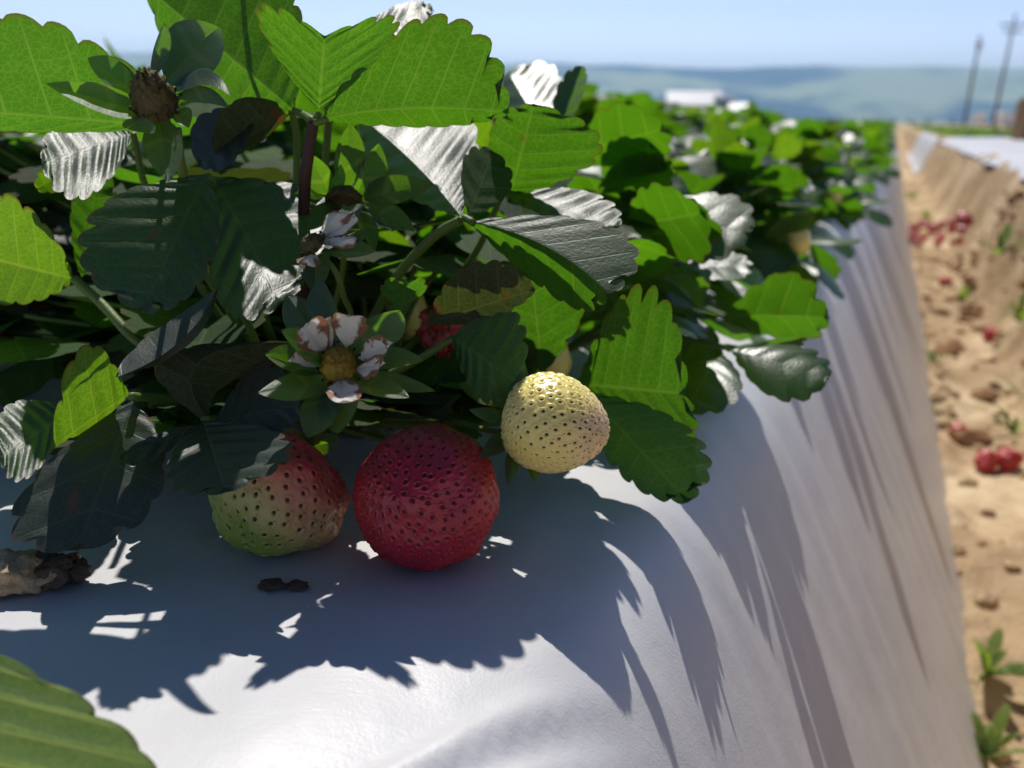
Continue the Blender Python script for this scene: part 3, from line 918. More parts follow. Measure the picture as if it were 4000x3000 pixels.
def plastic_mat(name):
    t = NT(name)
    p = t.pos()
    n1 = t.noise(p, 9.0, 4.0)
    n2 = t.noise(p, 90.0, 4.0)
    dirt = t.math('MULTIPLY', t.step(t.math('ADD', t.math('MULTIPLY', n1, .6), t.math('MULTIPLY', n2, .5)), .60, .80), .35)
    c = t.mix(t.step(n1, .3, .7), (0.53, 0.53, 0.55), (0.58, 0.575, 0.58))
    c = t.mix(dirt, c, (0.46, 0.38, 0.29))
    speck = t.step(t.noise(p, 700.0, 2.0), .74, .80)
    c = t.mix(t.math('MULTIPLY', speck, .5), c, (0.30, 0.22, 0.15))
    sc1 = t.n('ShaderNodeMapping'); sc1.inputs['Scale'].default_value = (30, 400, 30); sc1.inputs['Rotation'].default_value = (0, 0, .9)
    t.l(p, sc1.inputs['Vector'])
    scr = t.step(t.noise(sc1.outputs[0], 1.0, 3.0), .56, .62)
    h = t.math('ADD', t.math('MULTIPLY', t.noise(p, 45.0, 5.0), .8), t.math('MULTIPLY', t.noise(p, 1500.0, 2.0), .14))
    h = t.math('ADD', h, t.math('MULTIPLY', scr, .018))
    b = t.pbsdf(Base_Color=c, Roughness=t.math('ADD', .36, t.math('MULTIPLY', n2, .18)), Normal=t.bump(h, .55, .0012))
    b.inputs['Specular IOR Level'].default_value = .5
    return t.surf(b.outputs[0])
M['plastic'] = plastic_mat('white_plastic_film')

def grid_mesh(lats, alongs, zf, name, mat):
    mb = MB()
    v = []; f = []
    nl = len(lats)
    for a in alongs:
        for l in lats:
            q = zf(l, a)
            v.append(q)
    for i in range(len(alongs) - 1):
        for j in range(nl - 1):
            f.append((i * nl + j, i * nl + j + 1, (i + 1) * nl + j + 1, (i + 1) * nl + j))
    mb.add(v, f)
    return mb.build(name, mat)

def geo_steps(a, b, s0, g):
    out = [a]; s = s0
    while out[-1] < b:
        out.append(out[-1] + s); s *= g
    out[-1] = b
    return out

W_DIR = (onz(2150, 2650, 0) - onz(1640, 2950, 0)).normalized()
WR = [(onz(1640, 2930, 0), .0028, .006), (onz(1800, 2950, 0), -.0022, .006), (onz(1930, 2960, 0), .0026, .0065), (onz(1500, 2990, 0), -.0016, .006),
      (onz(2060, 2900, 0), -.0014, .006)]
def film1(l, a):
    z = bed_profile(l)
    sh = math.exp(-((l + .05) / .05) ** 2)
    p = bed(l, a, 0)
    z += .0016 * fbm((l * 9, a * 6, 0)) + .0010 * fbm((l * 30, a * 22, 3))
    nside = V((.9, 0, .43))
    disp = 0.0
    for c, am, wd in WR:
        q = p - c
        s = q.dot(W_DIR); t = q.dot(V((-W_DIR.y, W_DIR.x, 0)))
        disp += 1.5 * am * math.exp(-(t / (wd * .62)) ** 2) * math.exp(-((s - .004) / .038) ** 2)
    side = 1 / (1 + math.exp(-(l + .03) / .015))
    wr = .0009 * fbm((l * 4 + 7, a * 26, 1), 3) * side + .0007 * fbm((a * 50, l * 5, 5), 2) * sh
    q = bed(l + (wr) * .9, a, z + disp + wr * .43)
    return q
lats = [-1.25, -1.1, -.95, -.8, -.7, -.6] + [-.55 + .012 * i for i in range(20)] + [-.31 + .0042 * i for i in range(50)] + [-.1 + .003 * i for i in range(75)]
lats = sorted(set(round(x, 5) for x in lats if x <= .122))
film = grid_mesh(lats, [-.6, -.3, -.15] + [-.05, 0, .03] + [.05 + .0028 * i for i in range(90)] + [.3035 + .0055 * i for i in range(85)] + geo_steps(.775, 60, .008, 1.06), film1, 'plastic_mulch', M['plastic'])
tag(film, 'white plastic mulch film stretched over the near bed, striped with leaf shadows', 'plastic film', 'plastic covered beds')

def ground_z(l, a):
    def ss(x, a_, b_):
        t = min(1, max(0, (x - a_) / (b_ - a_))); return t * t * (3 - 2 * t)
    z = -.33
    near = 1 - ss(a, 30, 45)
    wob = .015 * fbm((a * 1.7, 3, 0), 3)
    z += .30 * ss(l + wob, .235, .385) * (1 - ss(l, 1.30, 1.5)) * near
    fine = 0.0
    if 0 < a < 14 and .03 < l < .6:
        big = fbm((l * 6, a * 4.2, 1), 5)
        fine = .022 * big + .018 * max(0, fbm((l * 11 + 3, a * 7, 9), 5) - .2) * (1 - ss(l, .24, .40))
        fine += .034 * fbm((a * 6 + l * 9, l * 3, 4), 4) * ss(l, .2, .3) * (1 - ss(l, .36, .42))
        fine += .028 * math.exp(-((l - .115) / .02) ** 2) * max(0, .35 + fbm((a * 7, 1, 7), 3))
    elif a < 60:
        fine = .01 * fbm((l * 5, a * 5, 1), 3)
    return z + fine

def soil_mat():
    t = NT('dry_soil')
    p = t.pos()
    n = t.noise(p, 7.0, 5.0, .6)
    n2 = t.noise(p, 40.0, 5.0, .65)
    c = t.mix(t.step(n, .32, .68), (0.50, 0.36, 0.22), (0.68, 0.54, 0.35))
    c = t.mix(t.step(n2, .42, .75), c, (0.74, 0.60, 0.40))
    c = t.mix(t.math('MULTIPLY', t.step(t.noise(p, 11.0, 4.0), .60, .68), .7), c, (0.20, 0.115, 0.06))
    c = t.mix(t.math('MULTIPLY', t.step(t.noise(p, 3.2, 4.0), .41, .53), .6), c, (0.27, 0.165, 0.085))
    far = t.noise(p, .02, 3.0)
    c = t.mix(t.math('MULTIPLY', far, .3), c, (0.40, 0.29, 0.16))
    b = t.pbsdf(Base_Color=c, Roughness=.95, Normal=t.bump(t.math('ADD', n2, t.noise(p, 170.0, 4.0)), .8, .006))
    b.inputs['Specular IOR Level'].default_value = .1
    return t.surf(b.outputs[0])
M['soil'] = soil_mat()
gl = [-6000, -2500, -900, -300, -100, -30, -10, -4, -1.6, -1.35, -1.2, -.6, -.2, 0, .04] + [.05 + .007 * i for i in range(58)] + [.47, .55, .7, .9, 1.1, 1.25, 1.3, 1.35, 1.4, 1.45, 1.5, 1.7, 2.2, 3, 5, 8, 14, 30, 80, 250, 900, 2500, 6000]
ga_ = [-3000, -300, -40, -8, -2, -.6, -.2, 0] + [.2 + .009 * i for i in range(260)] + geo_steps(2.55, 9000, .012, 1.045)
ground = grid_mesh(gl, ga_, lambda l, a: bed(l, a, ground_z(l, a)), 'ground', M['soil'])
tag(ground, kind='structure')

# second bed: white film on top only, its soil flank bare
def film2(l, a):
    u = (l - .36) / .9
    edge = .030 * fbm((a * 1.3, 8, 0), 3) + .02 * fbm((a * 5, 2, 0), 2)
    hang = max(0, 1 - u / .10)
    ll = l + edge * hang
    z = -.012 + .012 * math.sin(math.pi * min(1, max(0, u))) - hang ** 2 * (.035 + .15 * min(1, max(0, (a - 8.5) / 1.5)) + .02 * fbm((a * 2, 5, 5), 2)) + .006 * fbm((l * 6, a * 4, 2), 3)
    return bed(ll, a, z + .012)
film_2 = grid_mesh([.36 + .9 * (i / 40) ** 1.6 for i in range(41)], geo_steps(1.2, 8.6, .03, 1.03), film2, 'plastic_mulch', M['plastic'])
def film3(l, a):
    return bed(l, a, ground_z(l, a) + .012 + .012 * fbm((l * 12, a * 5, 6), 3))
film_3 = grid_mesh([.215 + .008 * i for i in range(25)], geo_steps(9.2, 15, .05, 1.02), film3, 'plastic_mulch', M['plastic'])
tag(film_3, 'torn piece of white plastic film hanging down the far flank of the neighbouring bed', 'plastic film', 'plastic covered beds')
tag(film_2, 'sunlit white plastic film on the neighbouring bed above its bare soil flank', 'plastic film', 'plastic covered beds')

# clods and crumbs of soil
def clod(mb, c, r, seed, flat=.7, mi=0, lvl=3):
    import bmesh
    bm = bmesh.new(); bmesh.ops.create_icosphere(bm, subdivisions=lvl, radius=1)
    vs = []
    for v in bm.verts:
        u = v.co.normalized()
        k = 1 + .38 * noise.fractal(u * 1.6 + V((seed * 3.1, 0, 0)), 1, 2, 4) + .10 * noise.noise(u * 7 + V((seed, 2, 0)))
        vs.append(c + V((u.x * r * k * 1.15, u.y * r * k, u.z * r * k * flat)))
    mb.add(vs, [tuple(x.index for x in f.verts) for f in bm.faces], mi)
    bm.free()
M['clod'] = plain('clod_soil', (0.48, 0.35, 0.21), .95, 220.0, .5, .1, .0015, 700)
M['clod_dark'] = plain('clod_dark', (0.12, 0.085, 0.06), .9, 220.0, .5, .15, .001, 700)
for i, (px, py, r, lab, mt) in enumerate([
        (60, 2230, .0066, 'crumbly tan soil clod on the white plastic at the left edge', 'clod'),
        (215, 2205, .0055, 'dark soil clod beside the tan one on the plastic', 'clod_dark')]):
    c = onz(px, py + 60, 0)
    mb = MB(); clod(mb, c + V((0, 0, r * .5)), r, i + 2, .75, lvl=4)
    clod(mb, c + V((r * .9, .001, r * .35)), r * .55, i + 9, .8, lvl=3); clod(mb, c + V((-r * .7, -.003, r * .3)), r * .5, i + 19, .8, lvl=3)
    tag(mb.build('soil_clod', M[mt], loc=c), lab, 'soil clod', 'soil clods on the plastic')
c = onz(1060, 2295, 0)
mb = MB(); clod(mb, c + V((0, 0, .0008)), .0028, 31, .3); clod(mb, c + V((.006, .0006, .0003)), .0026, 33, .2)
tag(mb.build('soil_flake', M['clod_dark'], loc=c), 'thin dark flake of dried mud on the plastic below the half ripe berry', 'mud flake')
mb = MB(); rg = random.Random(5)
for i in range(260):
    l = rg.uniform(.10, .30); a = rg.uniform(.35, 4.5)
    if rg.random() < .3: l = rg.uniform(.10, .14)
    r = .003 + .010 * rg.random() ** 2.5 * (1 if rg.random() < .9 else 1.8)
    clod(mb, bed(l, a, ground_z(l, a) + r * .25), r, i, .75, lvl=1)
for i in range(110):
    l = rg.uniform(.13, .36); a = rg.uniform(.95, 3.4); r = .006 + .022 * rg.random() ** 2
    if any((onz(qx, qy, -.31) - bed(l, a, -.31)).length < .06 for qx, qy in ((3742, 1712), (3845, 1835), (3935, 1828), (3875, 1340), (3690, 1120))): continue
    clod(mb, bed(l, a, ground_z(l, a) + r * .1), r, i + 500, .6, 1, lvl=2)
M['clod_brown'] = plain('clod_brown', (0.25, 0.14, 0.075), .95, 120.0, .4, .1, .0015, 500)
tag(mb.build('clods', [M['clod'], M['clod_brown']], smooth=False), 'loose crumbs and clods of soil strewn along the furrow', 'soil clods', kind='stuff')

# fallen fruit in the furrow
def furrow(px, py, dz=0.0):
    z = -.31
    for _ in range(6):
        p = onz(px, py, z); l = p.dot(LAT); a = p.dot(ALONG); z = ground_z(l, a) + dz
    return p
GF = 'fallen strawberries in the furrow'
for i, (px, py, r, lab, ax) in enumerate([
        (3742, 1712, .015, 'single dark red fallen strawberry lying near the foot of the bed', (.3, -.8, .2)),
        (3845, 1835, .017, 'left berry of the touching pair of fallen red strawberries', (-.5, -.6, -.2)),
        (3935, 1828, .018, 'right shinier berry of the touching pair of fallen red strawberries', (.5, -.5, .4)),
        (3875, 1340, .022, 'pinkish fallen strawberry beside a dark hole in the soil', (.9, -.2, .1)),
        (3690, 1120, .019, 'faded pink fallen strawberry above the green weeds in the furrow', (.6, -.3, .3))]):
    p = furrow(px, py)
    r *= .88
    simple_berry(p + V((0, 0, r * .75)), ax, r, r * 1.15, lab, GF, seed=40 + i)
rg = random.Random(9)
for i in range(34):
    p = furrow(rg.uniform(3545, 3770), rg.uniform(880, 970))
    simple_berry(p + V((0, 0, .015)), (rg.uniform(-1, 1), rg.uniform(-1, 1), .2), rg.uniform(.011, .016), .015, 'one of the red fallen strawberries heaped in the far part of the furrow', GF, seed=60 + i)

# weeds
M['weed'] = leaf_mat('weed_green', (0.10, 0.17, 0.04), (0.12, 0.18, 0.06), (0.32, 0.5, 0.03), .4, .5, .1, retic=.2)
def weed(p, n, size, label, seed, spread=.6):
    rg = random.Random(seed)
    e = empty('weed', p)
    tag(e, label, 'weed', 'weeds in the furrow')
    for i in range(n):
        th = rg.uniform(0, 6.28); el = rg.uniform(.35, 1.25)
        d = V((math.cos(th) * math.cos(el) , math.sin(th) * math.cos(el), math.sin(el)))
        s = d.cross(V((0, 0, 1))).normalized()
        ll = size * rg.uniform(.6, 1.1)
        p0 = V(p); tp = p0 + d * ll - V((0, 0, ll * .15)); cm = p0.lerp(tp, .55) + V((0, 0, ll * .1))
        w = ll * rg.uniform(.06, .12)
        mb = MB(); v, f, uv, uv2 = leaflet_geo(p0, tp, cm + s * w, cm - s * w, None, N=1, sub=8, cols=3, tooth=0, p0=.1, mid=cm)
        mb.add(v, f, 0, uv, uv2); mb.build('leaf', M['weed'], e)
for i, (px, py, n, sz, lab) in enumerate([
        (3850, 2640, 11, .05, 'green weed rosette against the foot of the near bed'),
        (3855, 2960, 12, .05, 'green weed in the bottom right corner by the plastic'),
        (3760, 1180, 14, .06, 'pale weed tuft beside the faded pink strawberry'),
        (3640, 1420, 8, .04, 'small weed sprouting at the edge of the plastic by the dark gap'),
        (3960, 1700, 9, .05, 'yellowish weed to the right of the single fallen berry'),
        (3560, 780, 14, .08, 'farthest weed clump along the foot of the bed'),
        (3640, 1650, 6, .04, 'tiny weed right beside the single fallen berry'),
        (3620, 860, 12, .07, 'weed clump just short of the heaped fallen strawberries'),
        (3900, 1000, 10, .05, 'small weed on the bare flank of the neighbouring bed'),
        (3980, 1260, 9, .05, 'weed at the right edge of the picture beside the brown soil'),
        (3990, 1560, 8, .045, 'small weed at the right edge above the pair of fallen berries')]):
    weed(furrow(px, py), n, sz, lab, i + 100)

# ================================================================== DISTANCE
def far_at(px, dist, z):
    """point on azimuth of pixel column px, at ground distance dist"""
    r = FWD + RT * ((px - CX) / FPX) + UP * ((CY - 470) / FPX)
    r.z = 0; r.normalize()
    return r * dist + V((0, 0, z))

# low green crop beyond the next bed
mb = MB(); rg = random.Random(17)
for i in range(9000):
    l = rg.uniform(1.7, 26); a = 5 + 36 * rg.random() ** 1.3
    if l > a * .9: continue
    row = round(l / .7) * .7 + rg.gauss(0, .12)
    p = bed(row, a, -.33 + rg.uniform(.02, .17))
    s = rg.uniform(.05, .11)
    th = rg.uniform(0, 6.28); t = rg.uniform(-.6, .6)
    d = V((math.cos(th), math.sin(th), t)) * s; q = V((-math.sin(th), math.cos(th), rg.uniform(-.5, .5))) * s * .7
    mb.add([p - d, p + q - d * .1, p + d, p - q - d * .1], [(0, 1, 2, 3)], 0, [(0, 0), (.05, 0), (.05, .05), (0, .05)])
for i in range(2600):
    a = 8.4 + 24 * rg.random() ** 1.4; l = rg.uniform(.5, 1.6)
    p = bed(l, a, rg.uniform(-.02, .055))
    s = rg.uniform(.03, .06); th = rg.uniform(0, 6.28); t = rg.uniform(-.6, .6)
    d = V((math.cos(th), math.sin(th), t)) * s; q = V((-math.sin(th), math.cos(th), rg.uniform(-.5, .5))) * s * .7
    mb.add([p - d, p + q - d * .1, p + d, p - q - d * .1], [(0, 1, 2, 3)], 0, [(0, 0), (.05, 0), (.05, .05), (0, .05)])
tag(mb.build('crop_rows', M['leaf_far']), 'low green strip of strawberry rows beyond the white bed', 'crop', kind='stuff')
# foliage of the near bed too far away to tell plants apart
mb = MB()
for i in range(7000):
    a = 7.4 + 48 * rg.random() ** 1.8
    l = rg.choice([-.165, -.46, -.78]) + rg.gauss(0, .055)
    p = bed(l, a, rg.uniform(.0, .115))
    s = rg.uniform(.03, .05)
    th = rg.uniform(0, 6.28); t = rg.uniform(-.7, .7)
    d = V((math.cos(th), math.sin(th), t)) * s; q = V((-math.sin(th), math.cos(th), rg.uniform(-.5, .5))) * s * .8
    mb.add([p - d, p + q - d * .1, p + d, p - q - d * .1], [(0, 1, 2, 3)], 0, [(0, 0), (.05, 0), (.05, .05), (0, .05)])
tag(mb.build('far_foliage', M['leaf_far']), 'strawberry foliage merging into one band at the far end of the bed', 'foliage', kind='stuff')

# hills
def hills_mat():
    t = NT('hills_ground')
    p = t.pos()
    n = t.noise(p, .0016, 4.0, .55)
    c = t.mix(t.step(n, .42, .56), (0.02, 0.06, 0.09), (0.46, 0.52, 0.27))  # dark patches carry the blue of distant haze in their base colour
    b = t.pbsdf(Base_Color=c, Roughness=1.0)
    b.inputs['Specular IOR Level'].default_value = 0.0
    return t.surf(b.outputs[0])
mb = MB(); v = []; f = []
nx, ny = 150, 24
for j in range(ny):
    for i in range(nx):
        az = R(-58 + 116 * i / (nx - 1)); dist = 3800 + j * 130
        x, y = math.sin(az) * dist, math.cos(az) * dist
        u = j / (ny - 1)
        deg = math.degrees(az)
        hh = 296 + 4 * math.sin(deg * .33 + 1) + 3 * math.sin(deg * .9) - max(0, deg - 12) * 1.5
        z = hh * (math.sin(min(1, u * 1.5) * math.pi / 2)) ** .9 * (1 + .10 * fbm((x * .0012, y * .0012, 0), 3)) + 9 * fbm((x * .0022, y * .0022, 4), 4) * u
        v.append((x, y, max(-.4, z - .6) if j else -.6))
for j in range(ny - 1):
    for i in range(nx - 1):
        f.append((j * nx + i, j * nx + i + 1, (j + 1) * nx + i + 1, (j + 1) * nx + i))
mb.add(v, f)
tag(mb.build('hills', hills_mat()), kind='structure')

# tree belt at the foot of the hills
M['belt'] = plain('tree_belt_foliage', (0.055, 0.055, 0.04), .9, .08, .4, .1)
mb = MB(); rg = random.Random(23)
for i in range(260):
    az = R(rg.uniform(-45, 45)); dist = rg.uniform(1300, 1700)
    r = rg.uniform(2.5, 4.5)
    clod(mb, V((math.sin(az) * dist, math.cos(az) * dist, r * .35)), r, i, .8, lvl=2)
tag(mb.build('tree_belt', M['belt']), 'thin dark belt of trees at the foot of the hills', 'tree belt', kind='stuff')

# farm buildings
M['wall_grey'] = plain('barn_wall', (0.38, 0.36, 0.36), .8, .4, .12)
M['roof_white'] = plain('barn_roof', (0.80, 0.80, 0.80), .5, .3, .05)
M['wall_blue'] = plain('shed_wall', (0.20, 0.24, 0.30), .8, .4, .12)
M['dark'] = plain('dark_opening', (0.03, 0.03, 0.035), .5)
def gable(parent, c, w, dpt, hw, hr, rot, wallm, roofm, doors=1, wins=3):
    ca, sa = math.cos(rot), math.sin(rot)
    def T(x, y, z): return V((c.x + x * ca - y * sa, c.y + x * sa + y * ca, c.z + z))
    W, D = w / 2, dpt / 2
    mb = MB()
    v = [T(-W, -D, 0), T(W, -D, 0), T(W, D, 0), T(-W, D, 0), T(-W, -D, hw), T(W, -D, hw), T(W, D, hw), T(-W, D, hw), T(-W, 0, hr), T(W, 0, hr)]
    mb.add(v, [(0, 1, 5, 4), (2, 3, 7, 6), (1, 2, 6, 9, 5), (3, 0, 4, 8, 7)])
    mb.build('wall', wallm, parent, smooth=False)
    mb = MB(); o = .5; th = .18
    sl = (hr - hw) / D
    for sy in (-1, 1):
        lo = [T(-W - o, sy * (D + o), hw - o * sl + .05), T(W + o, sy * (D + o), hw - o * sl + .05), T(W + o, 0, hr + .05), T(-W - o, 0, hr + .05)]
        hi = [p + V((0, 0, th)) for p in lo]
        mb.add(lo + hi, [(0, 1, 2, 3), (7, 6, 5, 4), (0, 4, 5, 1), (3, 2, 6, 7), (1, 5, 6, 2), (0, 3, 7, 4)])
    mb.build('roof', roofm, parent, smooth=False)
    for k in range(doors):
        x = -W + w * (k + 1) / (doors + 1)
        mb = MB(); mb.box(T(x, -D - .04, hw * .36), w * .12, .08, hw * .72, rot=rot); mb.build('door', M['dark'], parent, smooth=False)
    for k in range(wins):
        x = -W + w * (k + .5) / wins
        mb = MB(); mb.box(T(x, -D - .03, hw * .80), w * .08, .06, hw * .14, rot=rot); mb.build('window', M['dark'], parent, smooth=False)

def rot_face(px):
    p = far_at(px, 1, 0); return -math.atan2(p.x, p.y)
G0 = -.33
for px, dist, w, dp, hw, hr, dr, wm, rm, lab, nm in [
        (2705, 360, 19, 14, 5.6, 10.2, .05, 'wall_grey', 'roof_white', 'large grey barn with a bright white roof in front of the hills', 'barn'),
        (2828, 352, 6, 8, 7.5, 8.6, .2, 'wall_blue', 'wall_blue', 'narrow blue grey shed next to the white roofed barn', 'shed'),
        (2890, 345, 7, 8, 3.6, 6.0, -.4, 'wall_grey', 'roof_white', 'low white roofed shed at the right end of the farm buildings', 'shed'),
        (2530, 380, 8, 7, 3.4, 5.4, .1, 'wall_grey', 'wall_grey', 'small pale shed to the left of the large barn', 'shed')]:
    c = far_at(px, dist, G0)
    e = empty(nm, c); tag(e, lab, 'farm building', 'farm buildings in the distance')
    gable(e, c, w, dp, hw, hr, rot_face(px) + dr, M[wm], M[rm], 1, 3)

# trees by the buildings
M['bark'] = plain('bark', (0.10, 0.07, 0.05), .9, 2.0, .4)
for i, (px, dist, h_, lab) in enumerate([(2420, 330, 6.5, 'dark round tree left of the farm buildings'), (2330, 340, 4.5, 'smaller tree farthest left of the farm buildings'), (2575, 345, 4.2, 'low tree between the pale shed and the barn')]):
    c = far_at(px, dist, G0); rg = random.Random(i)
    e = empty('tree', c); tag(e, lab, 'tree', 'trees by the farm buildings')
    mb = MB(); mb.tube([c, c + V((.1, 0, h_ * .35)), c + V((0, .1, h_ * .7))], [.28, .2, .08], 8)
    for k in range(5):
        th = k * 1.26; mb.tube([c + V((0, 0, h_ * (.3 + .05 * k))), c + V((math.cos(th) * h_ * .3, math.sin(th) * h_ * .3, h_ * (.55 + .05 * k)))], [.1, .03], 6)
    mb.build('trunk', M['bark'], e)
    mb = MB()
    for k in range(900):
        u = V((rg.gauss(0, 1), rg.gauss(0, 1), rg.gauss(0, 1))).normalized() * rg.random() ** .4
        u *= 1 + .3 * noise.noise(u * 2.5)
        p = c + V((u.x * h_ * .48, u.y * h_ * .48, h_ * .62 + u.z * h_ * .40)); s = rg.uniform(.2, .45)
        d = V((rg.gauss(0, 1), rg.gauss(0, 1), rg.gauss(0, 1))).normalized() * s; q = d.orthogonal().normalized() * s * .7
        mb.add([p - d, p + q, p + d, p - q], [(0, 1, 2, 3)])
    mb.build('crown', M['leaf_far'], e)

# utility poles
M['wood'] = plain('weathered_wood', (0.13, 0.10, 0.08), .9, 3.0, .3)
M['wire'] = plain('insulator', (0.35, 0.33, 0.30), .4)
for px, dist, h_, lean, arm, lab in [(3768, 150, 12.3, .035, 1.0, 'shorter left utility pole with a small crossarm'), (3880, 150, 15.0, .055, 3.4, 'taller right utility pole with a wide crossarm')]:
    c = far_at(px, dist, G0); e = empty('utility_pole', c); tag(e, lab, 'utility pole', 'utility poles')
    top = c + V((lean * h_, 0, h_))
    mb = MB(); mb.tube([c, c.lerp(top, .5), top], [.21, .18, .14], 12); mb.build('post', M['wood'], e)
    x = V((math.cos(.35), -math.sin(.35), 0))
    for k, f_ in ((0, .90), (1, .84)):
        ctr = c.lerp(top, f_)
        mb = MB(); mb.box(ctr + V((0, -.27, 0)), arm * (1 if k == 0 else .7), .16, .22, rot=-.35)
        cr = mb.build('crossarm', M['wood'], e, smooth=False)
        for s in (-.46, -.2, .2, .46):
            q = ctr + V((0, -.27, .11)) + x * arm * s * (1 if k == 0 else .7)
            mb = MB(); mb.tube([q, q + V((0, 0, .12)), q + V((0, 0, .2))], [.06, .09, .04], 8); mb.build('insulator', M['wire'], cr)

# parked white vans at the edge of the field
M['van_white'] = plain('van_paint', (0.86, 0.85, 0.84), .3, .5, .03, .5)
M['van_glass'] = plain('van_glass', (0.03, 0.035, 0.04), .08)
M['rubber'] = plain('tyre_rubber', (0.02, 0.02, 0.02), .8)
for px, dist, rot, lab in [(3822, 170, 1.15, 'white van parked between the two utility poles'), (3945, 165, .3, 'white van parked right of the taller utility pole')]:
    c = far_at(px, dist, G0); e = empty('van', c); tag(e, lab, 'van', 'vans parked at the field edge')
    ca, sa = math.cos(rot), math.sin(rot)
    T = lambda x, y, z: V((c.x + x * ca - y * sa, c.y + x * sa + y * ca, c.z + z))
    prof = [(-2.2, .45), (2.2, .45), (2.35, .7), (2.3, 1.15), (1.55, 1.35), (.95, 2.1), (.7, 2.2), (-2.1, 2.25), (-2.25, 2.1), (-2.25, .6)]
    n = len(prof); mb = MB()
    mb.add([T(x, -.95, z) for x, z in prof] + [T(x, .95, z) for x, z in prof], [tuple(range(n))[::-1], tuple(range(n, 2 * n))] + [(i, (i + 1) % n, n + (i + 1) % n, n + i) for i in range(n)])
    mb.build('body', M['van_white'], e, smooth=False)
    mb = MB(); mb.add([T(1.56, -.8, 1.38), T(1.56, .8, 1.38), T(1.0, .75, 2.06), T(1.0, -.75, 2.06)], [(0, 1, 2, 3)]); mb.v = [tuple(V(p) + V((ca, sa, 0)) * .03) for p in mb.v]
    mb.build('windscreen', M['van_glass'], e, smooth=False)
    for sy in (-1, 1):
        mb = MB(); mb.box(T(.55, sy * .96, 1.7), .9, .03, .5, rot=rot); mb.build('window', M['van_glass'], e, smooth=False)
        for x in (-1.4, 1.45):
            p = T(x, sy * .86, .34); q = T(x, sy * .98, .34)
            mb = MB(); mb.tube([p, q], .34, 18); w = mb.build('wheel', M['rubber'], e, smooth=False)
            mb = MB(); mb.tube([q, q + (q - p) * .2], .19, 12); mb.build('rim', M['wire'], w, smooth=False)

# wooden stake
c = far_at(3996, 7.5, -.33)
mb = MB(); mb.box(c + V((0, 0, .30)), .075, .075, .60, rot=.4); mb.box(c + V((.004, -.004, .612)), .055, .055, .024, rot=.4)
M['stake'] = plain('stake_wood', (0.34, 0.20, 0.10), .8, 14.0, .4)
tag(mb.build('wooden_stake', M['stake'], smooth=False, loc=c), 'brown wooden stake at the right edge in front of the green strip', 'stake')

# haze: one box of thin air round everything
HAZE = 1
if HAZE:
    t = NT('thin_air')
    pv = t.n('ShaderNodeVolumePrincipled')
    pv.inputs['Color'].default_value = (0.42, 0.70, 1.0, 1)
    pv.inputs['Density'].default_value = 0.00029
    pv.inputs['Anisotropy'].default_value = 0.35
    t.l(pv.outputs[0], t.out.inputs['Volume'])
    mb = MB(); mb.box((0, 0, 185.0 - 1.4), 13900, 13900, 372)
    hz = mb.build('haze', t.mat, smooth=False)
    tag(hz, 'thin blue haze over the fields and hills', 'haze', kind='stuff')

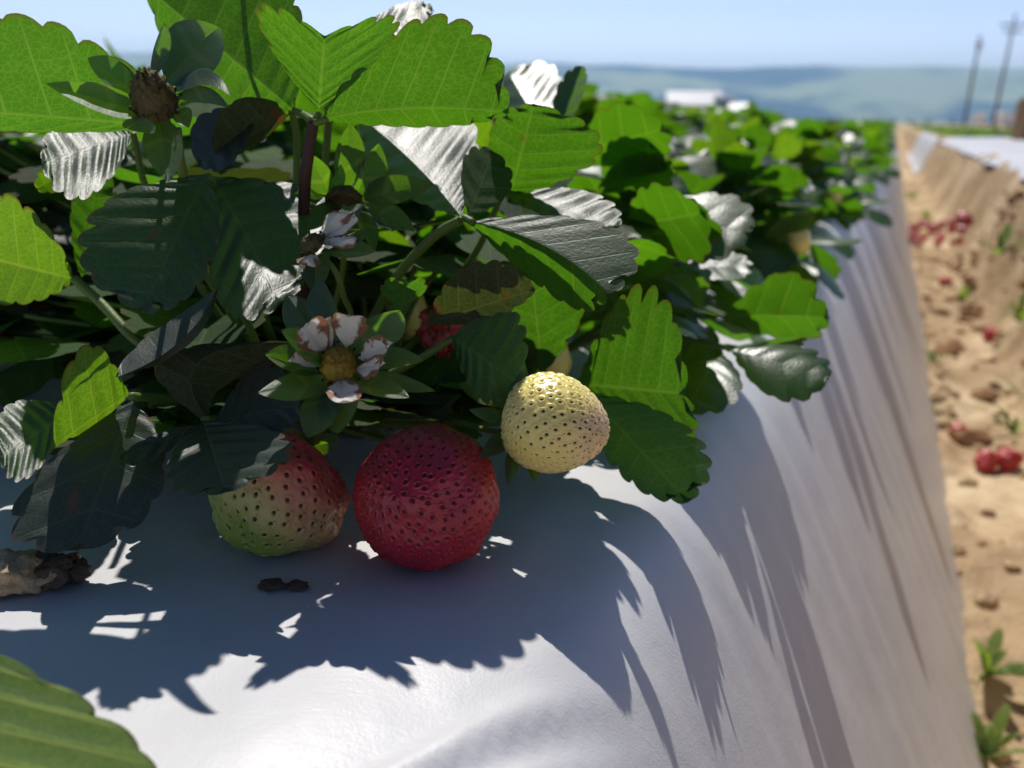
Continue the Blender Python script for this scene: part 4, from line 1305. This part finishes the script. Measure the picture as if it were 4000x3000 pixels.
# ================================================================== LIGHT, SKY, CAMERA
el = math.asin(SUN.z); azm = math.atan2(SUN.x, SUN.y)
ld = bpy.data.lights.new('sun', 'SUN'); ld.energy = 4.6; ld.angle = R(.53); ld.color = (1.0, .955, .89)
lo = bpy.data.objects.new('sun', ld); lo.rotation_euler = SUN.to_track_quat('Z', 'Y').to_euler(); lo.location = (0, 0, 5); COL.objects.link(lo)
w = bpy.data.worlds.new('World'); sc.world = w; w.use_nodes = True
nt = w.node_tree
bg = nt.nodes.get('Background') or nt.nodes.new('ShaderNodeBackground')
sky = nt.nodes.new('ShaderNodeTexSky'); sky.sky_type = 'NISHITA'; sky.sun_disc = False
sky.sun_elevation = el; sky.sun_rotation = azm
sky.air_density = 1.0; sky.dust_density = 0.6; sky.ozone_density = 1.5
tc = nt.nodes.new('ShaderNodeTexCoord'); sx = nt.nodes.new('ShaderNodeSeparateXYZ'); nt.links.new(tc.outputs['Generated'], sx.inputs[0])
rp = nt.nodes.new('ShaderNodeValToRGB'); rp.color_ramp.interpolation = 'EASE'      # bright milky horizon, deep blue zenith
rp.color_ramp.elements[0].position = 0.04; rp.color_ramp.elements[0].color = (6.0, 5.5, 6.4, 1)
rp.color_ramp.elements[1].position = 0.36; rp.color_ramp.elements[1].color = (0.11, 0.205, 0.56, 1)
e_ = rp.color_ramp.elements.new(0.12); e_.color = (3.5, 3.2, 4.1, 1)
nt.links.new(sx.outputs[2], rp.inputs[0])
vm = nt.nodes.new('ShaderNodeVectorMath'); vm.operation = 'MULTIPLY'
nt.links.new(sky.outputs[0], vm.inputs[0]); nt.links.new(rp.outputs[0], vm.inputs[1])
nt.links.new(vm.outputs[0], bg.inputs[0]); bg.inputs[1].default_value = 0.05

cd = bpy.data.cameras.new('camera'); cam = bpy.data.objects.new('camera', cd); COL.objects.link(cam)
cam.matrix_world = Matrix(((RT.x, UP.x, -FWD.x, CAM.x), (RT.y, UP.y, -FWD.y, CAM.y), (RT.z, UP.z, -FWD.z, CAM.z), (0, 0, 0, 1)))
cd.sensor_width = 36; cd.lens = 36 * FPX / 4000; cd.clip_start = .01; cd.clip_end = 30000
cd.dof.use_dof = True; cd.dof.focus_distance = .226; cd.dof.aperture_fstop = cd.lens / 2.3
sc.camera = cam
sc.view_settings.view_transform = 'Standard'; sc.view_settings.look = 'None'
sc.view_settings.exposure = 0.20; sc.view_settings.gamma = 1.0
sc.render.engine = 'CYCLES'
sc.cycles.use_denoising = True
sc.cycles.max_bounces = 8; sc.cycles.transmission_bounces = 6; sc.cycles.diffuse_bounces = 4
sc.cycles.sample_clamp_indirect = 6.0
sc.cycles.volume_bounces = 0
sc.cycles.caustics_reflective = False; sc.cycles.caustics_refractive = False
